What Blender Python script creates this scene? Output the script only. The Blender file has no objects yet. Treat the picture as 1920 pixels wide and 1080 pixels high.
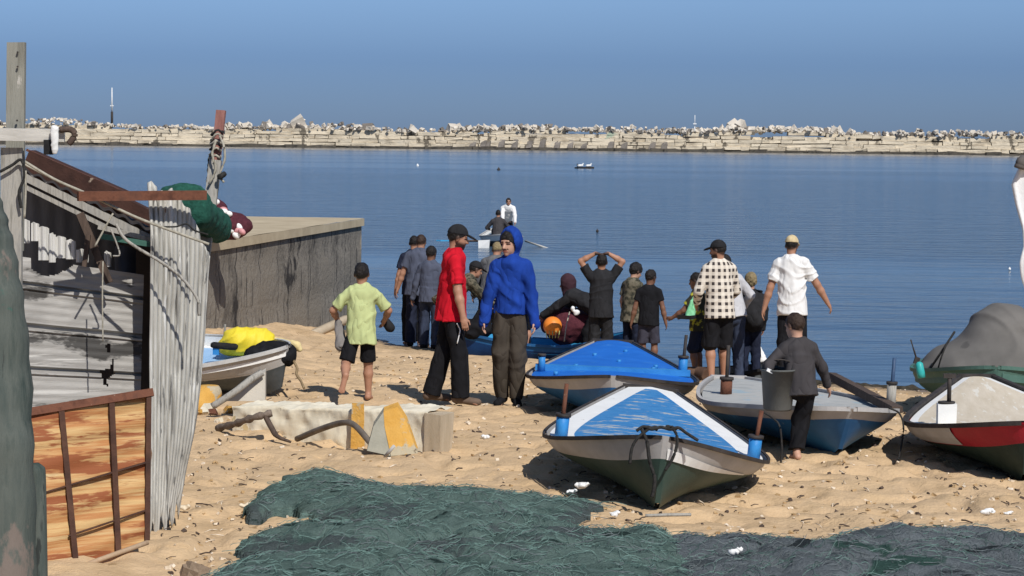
import bpy, math, random
import numpy as np
from mathutils import Vector, Matrix, Euler

random.seed(7)
rng = np.random.default_rng(7)
S = bpy.context.scene
COL = S.collection
R = math.radians

# ---------------------------------------------------------------- camera
CAM_Z, FOC = 2.62, 4267.0
TH, PH = math.atan(285 / FOC), 0.0112
cF = Vector((0, math.cos(TH), -math.sin(TH)))
_r0, _u0 = Vector((1, 0, 0)), Vector((0, math.sin(TH), math.cos(TH)))
cR = _r0 * math.cos(PH) + _u0 * math.sin(PH)
cU = _u0 * math.cos(PH) - _r0 * math.sin(PH)
cam = bpy.data.objects.new('camera', bpy.data.cameras.new('camera'))
COL.objects.link(cam)
cam.matrix_world = Matrix(((cR.x, cU.x, -cF.x, 0), (cR.y, cU.y, -cF.y, 0), (cR.z, cU.z, -cF.z, CAM_Z), (0, 0, 0, 1)))
cam.data.sensor_width = 36
cam.data.lens = 36 * FOC / 1920
cam.data.clip_start = .5
cam.data.clip_end = 20000
S.camera = cam

# ---------------------------------------------------------------- light
SUN = Vector((0.80, -1.70, 1.85)).normalized()
el = math.asin(SUN.z)
az = math.atan2(SUN.x, SUN.y)
W = bpy.data.worlds.new('World')
S.world = W
W.use_nodes = True
wt = W.node_tree
bg = wt.nodes['Background']
sky = wt.nodes.new('ShaderNodeTexSky')
sky.sky_type = 'NISHITA'
sky.sun_disc = False
sky.sun_elevation = el
sky.sun_rotation = az
sky.air_density = 1.0
sky.dust_density = 0.3
sky.ozone_density = 2.5
tc = wt.nodes.new('ShaderNodeTexCoord')
sp = wt.nodes.new('ShaderNodeSeparateXYZ')
wt.links.new(tc.outputs['Generated'], sp.inputs[0])
rmp = wt.nodes.new('ShaderNodeValToRGB')
cr = rmp.color_ramp
cr.elements[0].position = 0.0
cr.elements[0].color = (.25, .39, .80, 1)
cr.elements[1].position = 1.0
cr.elements[1].color = (1, 1, 1, 1)
for p_, c_ in ((.033, (.26, .40, .81, 1)), (.06, (.42, .57, .95, 1)), (.10, (.34, .45, .68, 1)), (.2, (.37, .49, .72, 1)), (.5, (.85, .92, 1, 1))):
    e_ = cr.elements.new(p_)
    e_.color = c_
wt.links.new(sp.outputs['Z'], rmp.inputs[0])
mm = wt.nodes.new('ShaderNodeMix')
mm.data_type = 'RGBA'
mm.blend_type = 'MULTIPLY'
mm.inputs[0].default_value = 1
wt.links.new(sky.outputs[0], mm.inputs[6])
wt.links.new(rmp.outputs[0], mm.inputs[7])
wt.links.new(mm.outputs[2], bg.inputs[0])
bg.inputs[1].default_value = 0.09
sun = bpy.data.objects.new('sun', bpy.data.lights.new('sun', 'SUN'))
COL.objects.link(sun)
sun.data.energy = 4.5
sun.data.angle = R(.5)
sun.data.color = (1, .96, .90)
sun.rotation_euler = SUN.to_track_quat('Z', 'Y').to_euler()
S.view_settings.view_transform = 'Standard'
S.view_settings.look = 'None'
S.view_settings.exposure = 0
S.view_settings.gamma = 1
S.cycles.max_bounces = 5
S.cycles.use_denoising = True

# ---------------------------------------------------------------- placing
def ray(px, py):
    return cF + cR * ((px - 960) / FOC) - cU * ((py - 540) / FOC)
def P(px, py, d):
    return Vector((0, 0, CAM_Z)) + ray(px, py) * d

def shore(x):
    return np.where(x > -1.86, 36.1 - .81 * (x + 1.86), 36.1 - 2.6 * (x + 1.86))
def base_z(x, y):
    x = np.asarray(x, float)
    y = np.asarray(y, float)
    w = shore(x) - y
    z = np.interp(w, [-60, -6, 0, 5.2, 12.8, 20, 60], [-5, -1.15, -.70, -.34, 0, 0, .3])
    return z
def gz(x, y):
    return float(base_z(x, y))
def G(px, py):
    r = ray(px, py)
    lo, hi = 8.0, 80.0
    for _ in range(50):
        m = (lo + hi) / 2
        p = Vector((0, 0, CAM_Z)) + r * m
        if p.z > gz(p.x, p.y):
            lo = m
        else:
            hi = m
    return Vector((0, 0, CAM_Z)) + r * lo
def GD(px, d):
    """ground point on column px at depth d"""
    p = P(px, 500, d)
    return Vector((p.x, p.y, gz(p.x, p.y)))

# ---------------------------------------------------------------- noise
def _h(ix, iy, iz, seed):
    n = (ix * 374761393 + iy * 668265263 + iz * 1440662683 + seed * 974634777) & 0xFFFFFFFF
    n = ((n ^ (n >> 13)) * 1274126177) & 0xFFFFFFFF
    n = n ^ (n >> 16)
    return (n & 0xFFFF).astype(np.float32) / 65535.0
def vnoise(p, seed=0):
    p = np.asarray(p, np.float32)
    i = np.floor(p).astype(np.int64)
    f = p - i
    f = f * f * (3 - 2 * f)
    out = 0
    for dx in (0, 1):
        for dy in (0, 1):
            for dz in (0, 1):
                w = (f[..., 0] if dx else 1 - f[..., 0]) * (f[..., 1] if dy else 1 - f[..., 1]) * (f[..., 2] if dz else 1 - f[..., 2])
                out = out + w * _h(i[..., 0] + dx, i[..., 1] + dy, i[..., 2] + dz, seed)
    return out * 2 - 1
def fbm(p, o=4, seed=0):
    p = np.asarray(p, np.float32)
    a, s, t = 1.0, 0, 0
    for k in range(o):
        s = s + a * vnoise(p * 2 ** k, seed + k)
        t += a
        a *= .5
    return s / t
def xy0(x, y, sx=1., sy=None):
    sy = sx if sy is None else sy
    return np.stack([x * sx, y * sy, np.zeros_like(x)], -1)

# ---------------------------------------------------------------- materials
MC = {}
def mat(name, cols, scale=4., st=(1, 1, 1), rough=.75, bump=.25, bscale=60., chips=(), metal=0., spec=.25, detail=6., lo=.32, hi=.68, sheen=0., attr=None, coords='Object', bdist=.01, bst=None, crease=False):
    if name in MC:
        return MC[name]
    m = bpy.data.materials.new(name)
    m.use_nodes = True
    nt = m.node_tree
    N, L = nt.nodes, nt.links
    b = N['Principled BSDF']
    b.inputs['Roughness'].default_value = rough
    b.inputs['Metallic'].default_value = metal
    b.inputs['Specular IOR Level'].default_value = spec
    if sheen:
        b.inputs['Sheen Weight'].default_value = sheen
    co = N.new('ShaderNodeTexCoord')
    def noise(sc, stv, det=6.):
        mp = N.new('ShaderNodeMapping')
        mp.inputs['Scale'].default_value = stv
        L.new(co.outputs[coords], mp.inputs[0])
        n = N.new('ShaderNodeTexNoise')
        n.inputs['Scale'].default_value = sc
        n.inputs['Detail'].default_value = det
        n.inputs['Roughness'].default_value = .62
        L.new(mp.outputs[0], n.inputs[0])
        return n
    n = noise(scale, st, detail)
    r = N.new('ShaderNodeValToRGB')
    k = len(cols)
    e = r.color_ramp.elements
    e[0].position, e[0].color = lo, (*cols[0], 1)
    e[1].position, e[1].color = hi, (*cols[-1], 1)
    for j in range(1, k - 1):
        q = e.new(lo + (hi - lo) * j / (k - 1))
        q.color = (*cols[j], 1)
    L.new(n.outputs[0], r.inputs[0])
    out = r.outputs[0]
    if attr:
        a = N.new('ShaderNodeAttribute')
        a.attribute_name = attr
        mx = N.new('ShaderNodeMix')
        mx.data_type = 'RGBA'
        mx.blend_type = 'MULTIPLY'
        mx.inputs[0].default_value = 1
        L.new(out, mx.inputs[6])
        L.new(a.outputs[0], mx.inputs[7])
        out = mx.outputs[2]
    for (c, thr, sc, stv) in chips:
        n2 = noise(sc, stv, 8.)
        r2 = N.new('ShaderNodeValToRGB')
        r2.color_ramp.elements[0].position = thr
        r2.color_ramp.elements[1].position = thr + .035
        L.new(n2.outputs[0], r2.inputs[0])
        mx = N.new('ShaderNodeMix')
        mx.data_type = 'RGBA'
        L.new(r2.outputs[0], mx.inputs[0])
        L.new(out, mx.inputs[6])
        mx.inputs[7].default_value = (*c, 1)
        out = mx.outputs[2]
    L.new(out, b.inputs['Base Color'])
    if bump:
        n3 = noise(bscale, bst if bst else st if max(st) / min(st) > 1.01 else (1, 1, 1), 1.2 if crease else 4.)
        bp = N.new('ShaderNodeBump')
        bp.inputs['Strength'].default_value = bump
        bp.inputs['Distance'].default_value = bdist
        hgt = n3.outputs[0]
        if crease:
            q1 = N.new('ShaderNodeMath')
            q1.operation = 'SUBTRACT'
            L.new(hgt, q1.inputs[0])
            q1.inputs[1].default_value = .5
            q2 = N.new('ShaderNodeMath')
            q2.operation = 'ABSOLUTE'
            L.new(q1.outputs[0], q2.inputs[0])
            q3 = N.new('ShaderNodeMath')
            q3.operation = 'POWER'
            L.new(q2.outputs[0], q3.inputs[0])
            q3.inputs[1].default_value = .7
            hgt = q3.outputs[0]
        L.new(hgt, bp.inputs['Height'])
        L.new(bp.outputs[0], b.inputs['Normal'])
    MC[name] = m
    return m
def cloth(name, c, v=.25, **k):
    d = dict(scale=5., st=(1.6, 1.6, .8), rough=.9, bump=.75, bscale=5., spec=.1, detail=6., bdist=.05, crease=True, bst=(1.5, 1.5, .8))
    d.update(k)
    return mat(name, [tuple(x * (1 - v) for x in c), tuple(min(1, x * (1 + v)) for x in c)], **d)

# ---------------------------------------------------------------- mesh tools
def link(name, me, mats, parent=None, loc=None):
    o = bpy.data.objects.new(name, me)
    for m in (mats if isinstance(mats, (list, tuple)) else [mats]):
        me.materials.append(m)
    COL.objects.link(o)
    if parent is not None:
        o.parent = parent
    if loc is not None:
        o.location = loc
    return o
def raw_mesh(name, V, Q, smooth=True, mi=None):
    me = bpy.data.meshes.new(name)
    V = np.asarray(V, np.float32)
    Q = np.asarray(Q, np.int32)
    n = Q.shape[1]
    me.vertices.add(len(V))
    me.vertices.foreach_set('co', V.ravel())
    me.loops.add(Q.size)
    me.loops.foreach_set('vertex_index', Q.ravel())
    me.polygons.add(len(Q))
    me.polygons.foreach_set('loop_start', np.arange(0, Q.size, n, dtype=np.int32))
    me.polygons.foreach_set('use_smooth', np.full(len(Q), smooth))
    if mi is not None:
        me.polygons.foreach_set('material_index', np.asarray(mi, np.int32))
    me.update(calc_edges=True)
    me.validate()
    return me
def tag(o, label, cat, group=None, kind=None):
    if label:
        o['label'] = label
    if cat:
        o['category'] = cat
    if group:
        o['group'] = group
    if kind:
        o['kind'] = kind
    return o
def thing(name, label, cat, loc=(0, 0, 0), rot=(0, 0, 0), group=None):
    o = bpy.data.objects.new(name, None)
    o.empty_display_size = .1
    COL.objects.link(o)
    o.location = loc
    o.rotation_euler = rot
    return tag(o, label, cat, group)

class MB:
    def __init__(self):
        self.v, self.f, self.m, self.s = [], [], [], []
    def quad(self, pts, m=0, sm=False):
        k = len(self.v)
        self.v += [tuple(p) for p in pts]
        self.f.append(tuple(range(k, k + len(pts))))
        self.m.append(m)
        self.s.append(sm)
    def grid(self, fn, nu, nv, m=0, sm=True, close=False, skip=None):
        k = len(self.v)
        for j in range(nv + 1):
            for i in range(nu + 1):
                self.v.append(tuple(fn(i / nu, j / nv)))
        for j in range(nv):
            for i in range(nu):
                if skip and skip((i + .5) / nu, (j + .5) / nv):
                    continue
                a = k + j * (nu + 1) + i
                self.f.append((a, a + 1, a + nu + 2, a + nu + 1))
                self.m.append(m(i / nu, j / nv) if callable(m) else m)
                self.s.append(sm)
    def box(self, c, s, rot=None, m=0, jit=0., taper=1.):
        M = Euler(rot).to_matrix() if rot is not None and not isinstance(rot, Matrix) else (rot or Matrix.Identity(3))
        k = len(self.v)
        for z in (-1, 1):
            for y in (-1, 1):
                for x in (-1, 1):
                    t = taper if z > 0 else 1
                    p = Vector((x * s[0] / 2 * t, y * s[1] / 2 * t, z * s[2] / 2)) + Vector((random.uniform(-jit, jit) for _ in range(3)))
                    self.v.append(tuple(M @ p + Vector(c)))
        for q in ((0, 2, 3, 1), (4, 5, 7, 6), (0, 1, 5, 4), (2, 6, 7, 3), (0, 4, 6, 2), (1, 3, 7, 5)):
            self.f.append(tuple(k + a for a in q))
            self.m.append(m)
            self.s.append(False)
    def bar(self, a, b, w, h, m=0, up=(0, 0, 1), jit=0.):
        """rectangular bar from a to b, w across, h along up"""
        a, b = Vector(a), Vector(b)
        d = (b - a).normalized()
        x = d.cross(Vector(up)).normalized()
        z = x.cross(d)
        M = Matrix((x, d, z)).transposed()
        self.box((a + b) / 2, (w, (b - a).length, h), M, m, jit)
    def tube(self, pts, r, n=7, m=0, cap=True):
        pts = [Vector(p) for p in pts]
        rr = r if isinstance(r, (list, tuple)) else [r] * len(pts)
        k = len(self.v)
        up = Vector((0, 0, 1))
        for i, p in enumerate(pts):
            d = (pts[min(i + 1, len(pts) - 1)] - pts[max(i - 1, 0)]).normalized()
            x = d.cross(up if abs(d.z) < .95 else Vector((0, 1, 0))).normalized()
            y = d.cross(x)
            for j in range(n):
                t = 2 * math.pi * j / n
                self.v.append(tuple(p + (x * math.cos(t) + y * math.sin(t)) * rr[i]))
        for i in range(len(pts) - 1):
            for j in range(n):
                a, b = k + i * n + j, k + i * n + (j + 1) % n
                self.f.append((a, b, b + n, a + n))
                self.m.append(m)
                self.s.append(True)
        if cap:
            self.f.append(tuple(k + j for j in range(n))[::-1])
            self.f.append(tuple(k + (len(pts) - 1) * n + j for j in range(n)))
            self.m += [m, m]
            self.s += [False, False]
    def build(self, name, mats, parent=None, loc=None):
        me = bpy.data.meshes.new(name)
        me.from_pydata(self.v, [], self.f)
        me.polygons.foreach_set('material_index', self.m)
        me.polygons.foreach_set('use_smooth', self.s)
        me.update()
        return link(name, me, mats, parent, loc)
def curve(pts, n=8):
    """catmull-rom through points"""
    pts = [Vector(p) for p in pts]
    q = [2 * pts[0] - pts[1]] + pts + [2 * pts[-1] - pts[-2]]
    out = []
    for i in range(1, len(q) - 2):
        for k in range(n):
            t = k / n
            a, b, c, d = q[i - 1], q[i], q[i + 1], q[i + 2]
            out.append(.5 * ((2 * b) + (c - a) * t + (2 * a - 5 * b + 4 * c - d) * t * t + (3 * b - a - 3 * c + d) * t ** 3))
    out.append(pts[-1])
    return out

# ---------------------------------------------------------------- implicit surfaces
def V3(*a):
    return np.array(a, np.float64)
def pr(a, b=None, ra=.05, rb=None, k=.02, sq=(), cut=None):
    """tapered capsule; sq = [(axis, factor)] flattens it along axis"""
    a = np.array(a, np.float64)
    b = a.copy() if b is None else np.array(b, np.float64)
    M = np.eye(3)
    sm = 1.0
    for ax, f in sq:
        ax = np.array(ax, np.float64)
        ax = ax / np.linalg.norm(ax)
        M = M + (f - 1) * np.outer(ax, ax)
        sm = max(sm, f)
    return dict(a=a, b=b, ra=ra, rb=ra if rb is None else rb, k=k, M=M, sm=sm, cut=cut or [])
def ell(c, r, k=.02, axes=None):
    """ellipsoid with radii r along axes"""
    c = np.array(c, np.float64)
    A = np.eye(3) if axes is None else np.array(axes, np.float64)
    R0 = max(r)
    M = sum((R0 / r[i]) * np.outer(A[i], A[i]) for i in range(3))
    return dict(a=c, b=c.copy(), ra=R0, rb=R0, k=k, M=M, sm=R0 / min(r), cut=[])
def pd(q, p):
    M = q['M']
    x = (p - q['a']) @ M.T
    ba = M @ (q['b'] - q['a'])
    L = ba @ ba
    if L < 1e-12:
        d = (np.linalg.norm(x, axis=-1) - q['ra']) / q['sm'] ** .5
    else:
        t = np.clip(x @ ba / L, 0, 1)
        d = (np.linalg.norm(x - t[..., None] * ba, axis=-1) - (q['ra'] + (q['rb'] - q['ra']) * t)) / q['sm'] ** .5
    for (n, c) in q['cut']:
        d = np.maximum(d, (p - c) @ n)
    return d
def sdf(prims, res, cuts=(), disp=None, B=6):
    lo = np.min([np.minimum(q['a'] - q['ra'], q['b'] - q['rb']) for q in prims], 0) - res * 3 - .03
    hi = np.max([np.maximum(q['a'] + q['ra'], q['b'] + q['rb']) for q in prims], 0) + res * 3 + .03
    nb = np.ceil((hi - lo) / (res * B)).astype(int)
    dims = nb * B
    ib = np.stack(np.meshgrid(*[np.arange(n) for n in nb], indexing='ij'), -1).reshape(-1, 3)
    cen = lo + (ib * B + (B - 1) / 2) * res
    hd = B * res * .9
    D = np.stack([pd(q, cen) for q in prims])
    cur = D.min(0)
    cc = cur.copy()
    for c in cuts:
        cc = np.maximum(cc, c(cen))
    act = np.nonzero(np.abs(cc) < hd * 1.6 + .035)[0]
    off = np.stack(np.meshgrid(*[np.arange(B)] * 3, indexing='ij'), -1).reshape(-1, 3)
    pts = (lo + (ib[act][:, None, :] * B + off[None]) * res)
    val = np.full(pts.shape[:2], 1e3)
    for i, q in enumerate(prims):
        s = np.nonzero(D[i][act] < cur[act] + 2 * hd + q['k'] + .02)[0]
        if not len(s):
            continue
        d = pd(q, pts[s])
        v = val[s]
        k = max(q['k'], 1e-4)
        h = np.maximum(k - np.abs(v - d), 0) / k
        val[s] = np.minimum(v, d) - h * h * k * .25
    if disp is not None:
        val = val + disp(pts)
    for c in cuts:
        val = np.maximum(val, c(pts))
    vol = np.empty(tuple(nb) + (B ** 3,), np.float32)
    vol.reshape(-1, B ** 3)[:] = np.where(cc > 0, 1, -1)[:, None]
    vol.reshape(-1, B ** 3)[act] = val
    vol = vol.reshape(*nb, B, B, B).transpose(0, 3, 1, 4, 2, 5).reshape(dims)
    ins = vol < 0
    X, Y, Z = dims
    cnt = np.zeros((X - 1, Y - 1, Z - 1), np.int8)
    for dx in (0, 1):
        for dy in (0, 1):
            for dz in (0, 1):
                cnt += ins[dx:X - 1 + dx, dy:Y - 1 + dy, dz:Z - 1 + dz]
    cell = np.argwhere((cnt > 0) & (cnt < 8))
    idx = np.full(cnt.shape, -1, np.int32)
    idx[tuple(cell.T)] = np.arange(len(cell))
    acc = np.zeros((len(cell), 3))
    num = np.zeros(len(cell))
    cor = [(0, 0, 0), (1, 0, 0), (0, 1, 0), (1, 1, 0), (0, 0, 1), (1, 0, 1), (0, 1, 1), (1, 1, 1)]
    vals = [vol[tuple((cell + c).T)] for c in cor]
    for a in range(8):
        for b in range(a + 1, 8):
            df = np.abs(np.array(cor[a]) - np.array(cor[b]))
            if df.sum() != 1:
                continue
            va, vb = vals[a], vals[b]
            m = (va < 0) != (vb < 0)
            t = np.where(m, va / np.where(m, va - vb, 1), 0)
            p = np.array(cor[a]) + t[:, None] * (np.array(cor[b]) - np.array(cor[a]))
            acc += np.where(m[:, None], p, 0)
            num += m
    V = lo + (cell + acc / num[:, None]) * res
    Q = []
    for ax in range(3):
        s0 = [slice(None)] * 3
        s1 = [slice(None)] * 3
        s0[ax] = slice(0, -1)
        s1[ax] = slice(1, None)
        A, Bv = ins[tuple(s0)], ins[tuple(s1)]
        e = np.argwhere(A != Bv)
        u, w = [(1, 2), (2, 0), (0, 1)][ax]
        e = e[(e[:, u] > 0) & (e[:, w] > 0)]
        sgn = A[tuple(e.T)]
        du = np.zeros(3, int)
        dw = np.zeros(3, int)
        du[u] = 1
        dw[w] = 1
        lim = np.array(cnt.shape)
        ok = np.all(e < lim, 1)
        e, sgn = e[ok], sgn[ok]
        q = np.stack([idx[tuple((e - du - dw).T)], idx[tuple((e - dw).T)], idx[tuple(e.T)], idx[tuple((e - du).T)]], -1)
        q = np.where(sgn[:, None], q, q[:, ::-1])
        Q.append(q)
    Q = np.concatenate(Q)
    Q = Q[(Q >= 0).all(1)]
    return V, Q
def blob(name, prims, res, mats, parent=None, cuts=(), disp=None, loc=None):
    V, Q = sdf(prims, res, cuts, disp)
    return link(name, raw_mesh(name, V, Q), mats, parent, loc)
def folds(amp, seed, f=26., dirs=((.3, .2, 1), (1, .3, -.6), (-.5, .6, .8))):
    r = np.random.default_rng(seed)
    ph = r.uniform(0, 6, 9)
    D = [np.array(d) + r.normal(0, .3, 3) for d in dirs]
    def fn(p):
        w = 1.3 * np.sin(p @ (D[1] * f * .33) + ph[0]) + np.sin(p @ (D[2] * f * .5) + ph[1])
        a = 1 - np.abs(np.sin(p @ (D[0] * f * .55) + w * 1.5 + ph[2])) * 2
        b = 1 - np.abs(np.sin(p @ (D[1] * f * .75) + 1.7 * np.sin(p @ (D[0] * f * .3) + ph[3]) + ph[4])) * 2
        m = .5 + .5 * np.sin(p @ (D[2] * f * .22) + ph[5])
        c = np.sin(p @ (D[2] * f * 1.5) + 2 * w + ph[6])
        return -amp * (.75 * m * np.maximum(a, -.5) + .75 * (1 - m) * np.maximum(b, -.5) + .22 * c)
    return fn
def lumps(amp, sc, seed, o=3):
    return lambda p: amp * fbm(p * sc, o, seed)
def rope(name, pts, r, m, label=None, cat='rope', parent=None, n=6, group=None):
    b = MB()
    b.tube(curve(pts, 7), r, n)
    o = b.build(name, m, parent)
    if label:
        tag(o, label, cat, group)
    return o

# ---------------------------------------------------------------- shared materials
WHITEP = mat('white_paint', [(.72, .72, .70), (.80, .80, .78)], 6, rough=.55, bump=.15, chips=[((.42, .39, .34), .66, 7, (1, 1, 1))])
GREYP = mat('grey_paint', [(.36, .35, .34), (.46, .45, .43)], 5, rough=.6, chips=[((.22, .2, .18), .66, 9, (1, 1, 1))])
DKRAIL = mat('dark_rail', [(.025, .022, .02), (.06, .05, .045)], 8, rough=.7)
ROPE = mat('dark_rope', [(.012, .012, .012), (.04, .038, .035)], 40, rough=.9)
ROPEL = mat('pale_rope', [(.25, .23, .18), (.42, .39, .32)], 40, rough=.9)
WOODG = mat('grey_wood', [(.16, .15, .13), (.36, .34, .30), (.26, .25, .23)], 5, (6, 6, .6), rough=.85, bump=.5, bscale=20)
WOODD = mat('dark_wood', [(.05, .035, .028), (.12, .085, .065)], 6, (5, 5, .6), rough=.85, bump=.4)
BLACKM = mat('black_matter', [(.008, .008, .009), (.02, .02, .02)], 10, rough=.85)
RUST = mat('rusty_steel', [(.07, .028, .018), (.15, .06, .035), (.10, .045, .03)], 9, rough=.85, bump=.4, chips=[((.36, .27, .2), .64, 12, (1, 1, 1))])
HAIRM = {'black': mat('black_hair', [(.006, .005, .005), (.022, .018, .016)], 70, (1, 1, .4), rough=.6, bump=1., bscale=120),
         'brown': mat('brown_hair', [(.02, .011, .008), (.05, .03, .02)], 60, (1, 1, .4), rough=.6, bump=.8, bscale=120),
         'fair': mat('fair_hair', [(.16, .12, .06), (.28, .22, .12)], 60, (1, 1, .4), rough=.7, bump=.8, bscale=120)}
SKINM = {'tan': mat('skin_tan', [(.34, .17, .105), (.40, .21, .135)], 8, rough=.55, bump=.1, attr='Col', spec=.35),
         'dark': mat('skin_dark', [(.16, .075, .047), (.20, .10, .062)], 8, rough=.55, bump=.1, attr='Col', spec=.35),
         'light': mat('skin_light', [(.44, .25, .17), (.50, .29, .20)], 8, rough=.55, bump=.1, attr='Col', spec=.35)}

# ---------------------------------------------------------------- people
def nrm(v):
    return v / (np.linalg.norm(v) + 1e-9)
def ik(a, b, l1, l2, hint):
    d = b - a
    L = np.linalg.norm(d)
    u = d / (L + 1e-9)
    if L > (l1 + l2) * .998:
        L = (l1 + l2) * .998
        b = a + u * L
    x = (l1 * l1 - l2 * l2 + L * L) / (2 * L)
    h = math.sqrt(max(l1 * l1 - x * x, 0))
    p = hint - (hint @ u) * u
    return a + u * x + nrm(p) * h, b
def Rx(a):
    c, s = math.cos(a), math.sin(a)
    return np.array([[1, 0, 0], [0, c, -s], [0, s, c]])
def Ry(a):
    c, s = math.cos(a), math.sin(a)
    return np.array([[c, 0, s], [0, 1, 0], [-s, 0, c]])
def Rz(a):
    c, s = math.cos(a), math.sin(a)
    return np.array([[c, -s, 0], [s, c, 0], [0, 0, 1]])

NP = [0]
def person(label, H, loc, yaw, top, bot, pose=None, skin='tan', hair='black', cap=None, shoe=None, beard=0., res=.009, group='people gathered on the beach', build=1.0, hairlong=0.):
    """local frame: +y faces forward, +x is the person's right, z up, feet at z=0"""
    NP[0] += 1
    seed = NP[0] * 13
    hsc = (pose or {}).get('hs', 1.)
    po = dict(lean=(3, 0), twist=0, pelvis=(0, 0, 0), head=(0, 8, 0), wR=None, wL=None, eR=(.35, -1, 0), eL=(-.35, -1, 0),
              fR=(.06, 0, .045), fL=(-.06, 0, .045), kR=(.15, 1, 0), kL=(-.15, 1, 0), tR=(.18, 1, -.12), tL=(-.18, 1, -.12), hR=None, hL=None, curl=.45)
    po.update(pose or {})
    root = thing('person', label, 'person', loc, (0, 0, R(yaw)), group)
    g = build
    hs = (.228 if H > 1.55 else .200 + (H - 1.1) * .055) / .229 * hsc
    hip = (.515 if H > 1.5 else .495) * H
    neckz = H - .254 * hs
    A = lambda t: np.array(t, float)
    Tw = Rz(R(po['twist']))
    Tm = Tw @ Ry(R(po['lean'][1])) @ Rx(-R(po['lean'][0]))
    tr, tf, tu = Tm[:, 0], Tm[:, 1], Tm[:, 2]
    pel = A((0, 0, hip)) + A(po['pelvis']) * H
    pr_r = Rz(R(po['twist'] * .5))[:, 0]
    Ls = neckz - hip
    neck = pel + tu * Ls
    sh = {s: pel + tu * (Ls - .048 * H) + tr * s * .094 * H * g for s in (1, -1)}
    hp = {s: pel + pr_r * s * .046 * H for s in (1, -1)}
    l1, l2 = (hip - .045 * H) * .505, (hip - .045 * H) * .505
    ank, kn, el_, wr, fdir = {}, {}, {}, {}, {}
    for s, K in ((1, 'R'), (-1, 'L')):
        kn[s], ank[s] = ik(hp[s], A(po['f' + K]) * H, l1, l2, A(po['k' + K]))
        fdir[s] = nrm(A(po['t' + K]))
        w = po['w' + K]
        w = sh[s] + A((s * .035, .03, -.305)) * H if w is None else A(w) * H
        el_[s], wr[s] = ik(sh[s], w, .168 * H, .148 * H, A(po['e' + K]))
    hy, hpit, hrl = po['head']
    Hm = Tw @ Rz(R(hy)) @ Ry(R(hrl)) @ Rx(-R(hpit))
    hx, hf, hu = Hm[:, 0], Hm[:, 1], Hm[:, 2]
    hc = neck + nrm(hu + tu) * .05 * hs + hu * .084 * hs
    HL = lambda x, y, z: hc + (hx * x + hf * y + hu * z) * hs
    ax = (hx, hf, hu)
    sq = [(tf, 1.5)]
    # body: one continuous skin
    b = [ell(HL(0, -.012, .03), (.073 * hs, .093 * hs, .091 * hs), .02, ax),
         ell(HL(0, .03, -.04), (.056 * hs, .062 * hs, .064 * hs), .03, ax),
         pr(HL(0, .086, .014), HL(0, .105, -.018), .009 * hs, .014 * hs, .014),
         pr(HL(-.035, .072, .03), HL(.035, .072, .03), .014 * hs, k=.015),
         pr(HL(-.016, .082, -.052), HL(.016, .082, -.052), .011 * hs, k=.012),
         pr(HL(0, .072, -.085), None, .019 * hs, k=.02),
         ell(HL(.074, -.008, -.002), (.012 * hs, .02 * hs, .033 * hs), .01, ax),
         ell(HL(-.074, -.008, -.002), (.012 * hs, .02 * hs, .033 * hs), .01, ax),
         pr(neck - tu * .03, HL(0, -.02, -.05), .052 * hs * (1 if H > 1.5 else .85), .05 * hs * (1 if H > 1.5 else .85), .03),
         pr(pel, pel + tu * Ls * .5, .076 * H * g, .070 * H * g, .04, sq),
         pr(pel + tu * Ls * .5, pel + tu * Ls * .8, .070 * H * g, .080 * H * g, .04, sq),
         pr(sh[1] * .8 + sh[-1] * .2, sh[-1] * .8 + sh[1] * .2, .038 * H, k=.03)]
    hk = .9 if H > 1.5 else .85
    for s, K in ((1, 'R'), (-1, 'L')):
        b += [pr(sh[s], el_[s], .031 * H, .0245 * H, .025), pr(el_[s], el_[s] + (wr[s] - el_[s]) * .35, .0235 * H, .0250 * H, .02),
              pr(el_[s] + (wr[s] - el_[s]) * .35, wr[s], .0250 * H, .0158 * H, .02),
              pr(hp[s], kn[s], .052 * H, .033 * H, .03), pr(kn[s], kn[s] + (ank[s] - kn[s]) * .35, .032 * H, .034 * H, .02),
              pr(kn[s] + (ank[s] - kn[s]) * .35, ank[s], .034 * H, .0205 * H, .02)]
        f = fdir[s]
        sd = nrm(np.cross(f, A((0, 0, 1)) if abs(f[2]) < .9 else A((0, 1, 0))))
        fu = np.cross(sd, f)
        heel = ank[s] - f * .022 * H - fu * .024 * H
        b += [pr(ank[s], heel, .022 * H, .02 * H, .02), pr(heel, ank[s] + f * .085 * H - fu * .026 * H, .020 * H, .021 * H, .02, [(fu, 1.25)])]
        for q in range(5):
            o = (q - 2) * .0085 * H
            b.append(pr(ank[s] + f * .08 * H + sd * o - fu * .03 * H, ank[s] + f * (.108 - .004 * abs(q - 2)) * H + sd * o * 1.1 - fu * .034 * H, .0075 * H, .006 * H, .006))
        # hand
        d = nrm(wr[s] - el_[s]) if po['h' + K] is None else nrm(A(po['h' + K]))
        med = -s * tr
        pn = nrm(med - (med @ d) * d)
        if np.linalg.norm(med - (med @ d) * d) < .2:
            pn = nrm(-tu - (-tu @ d) * d)
        sp_ = np.cross(d, pn)
        if sp_ @ tf < 0:
            sp_ = -sp_                                   # thumb side towards the front
        hl = .098 * H * hk
        pc = wr[s] + d * hl * .27
        b.append(ell(pc, (hl * .30, hl * .22, hl * .12), .012, (d, sp_, pn)))
        b.append(pr(wr[s], pc, .0155 * H, .015 * H, .015, [(pn, 1.4)]))
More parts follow.
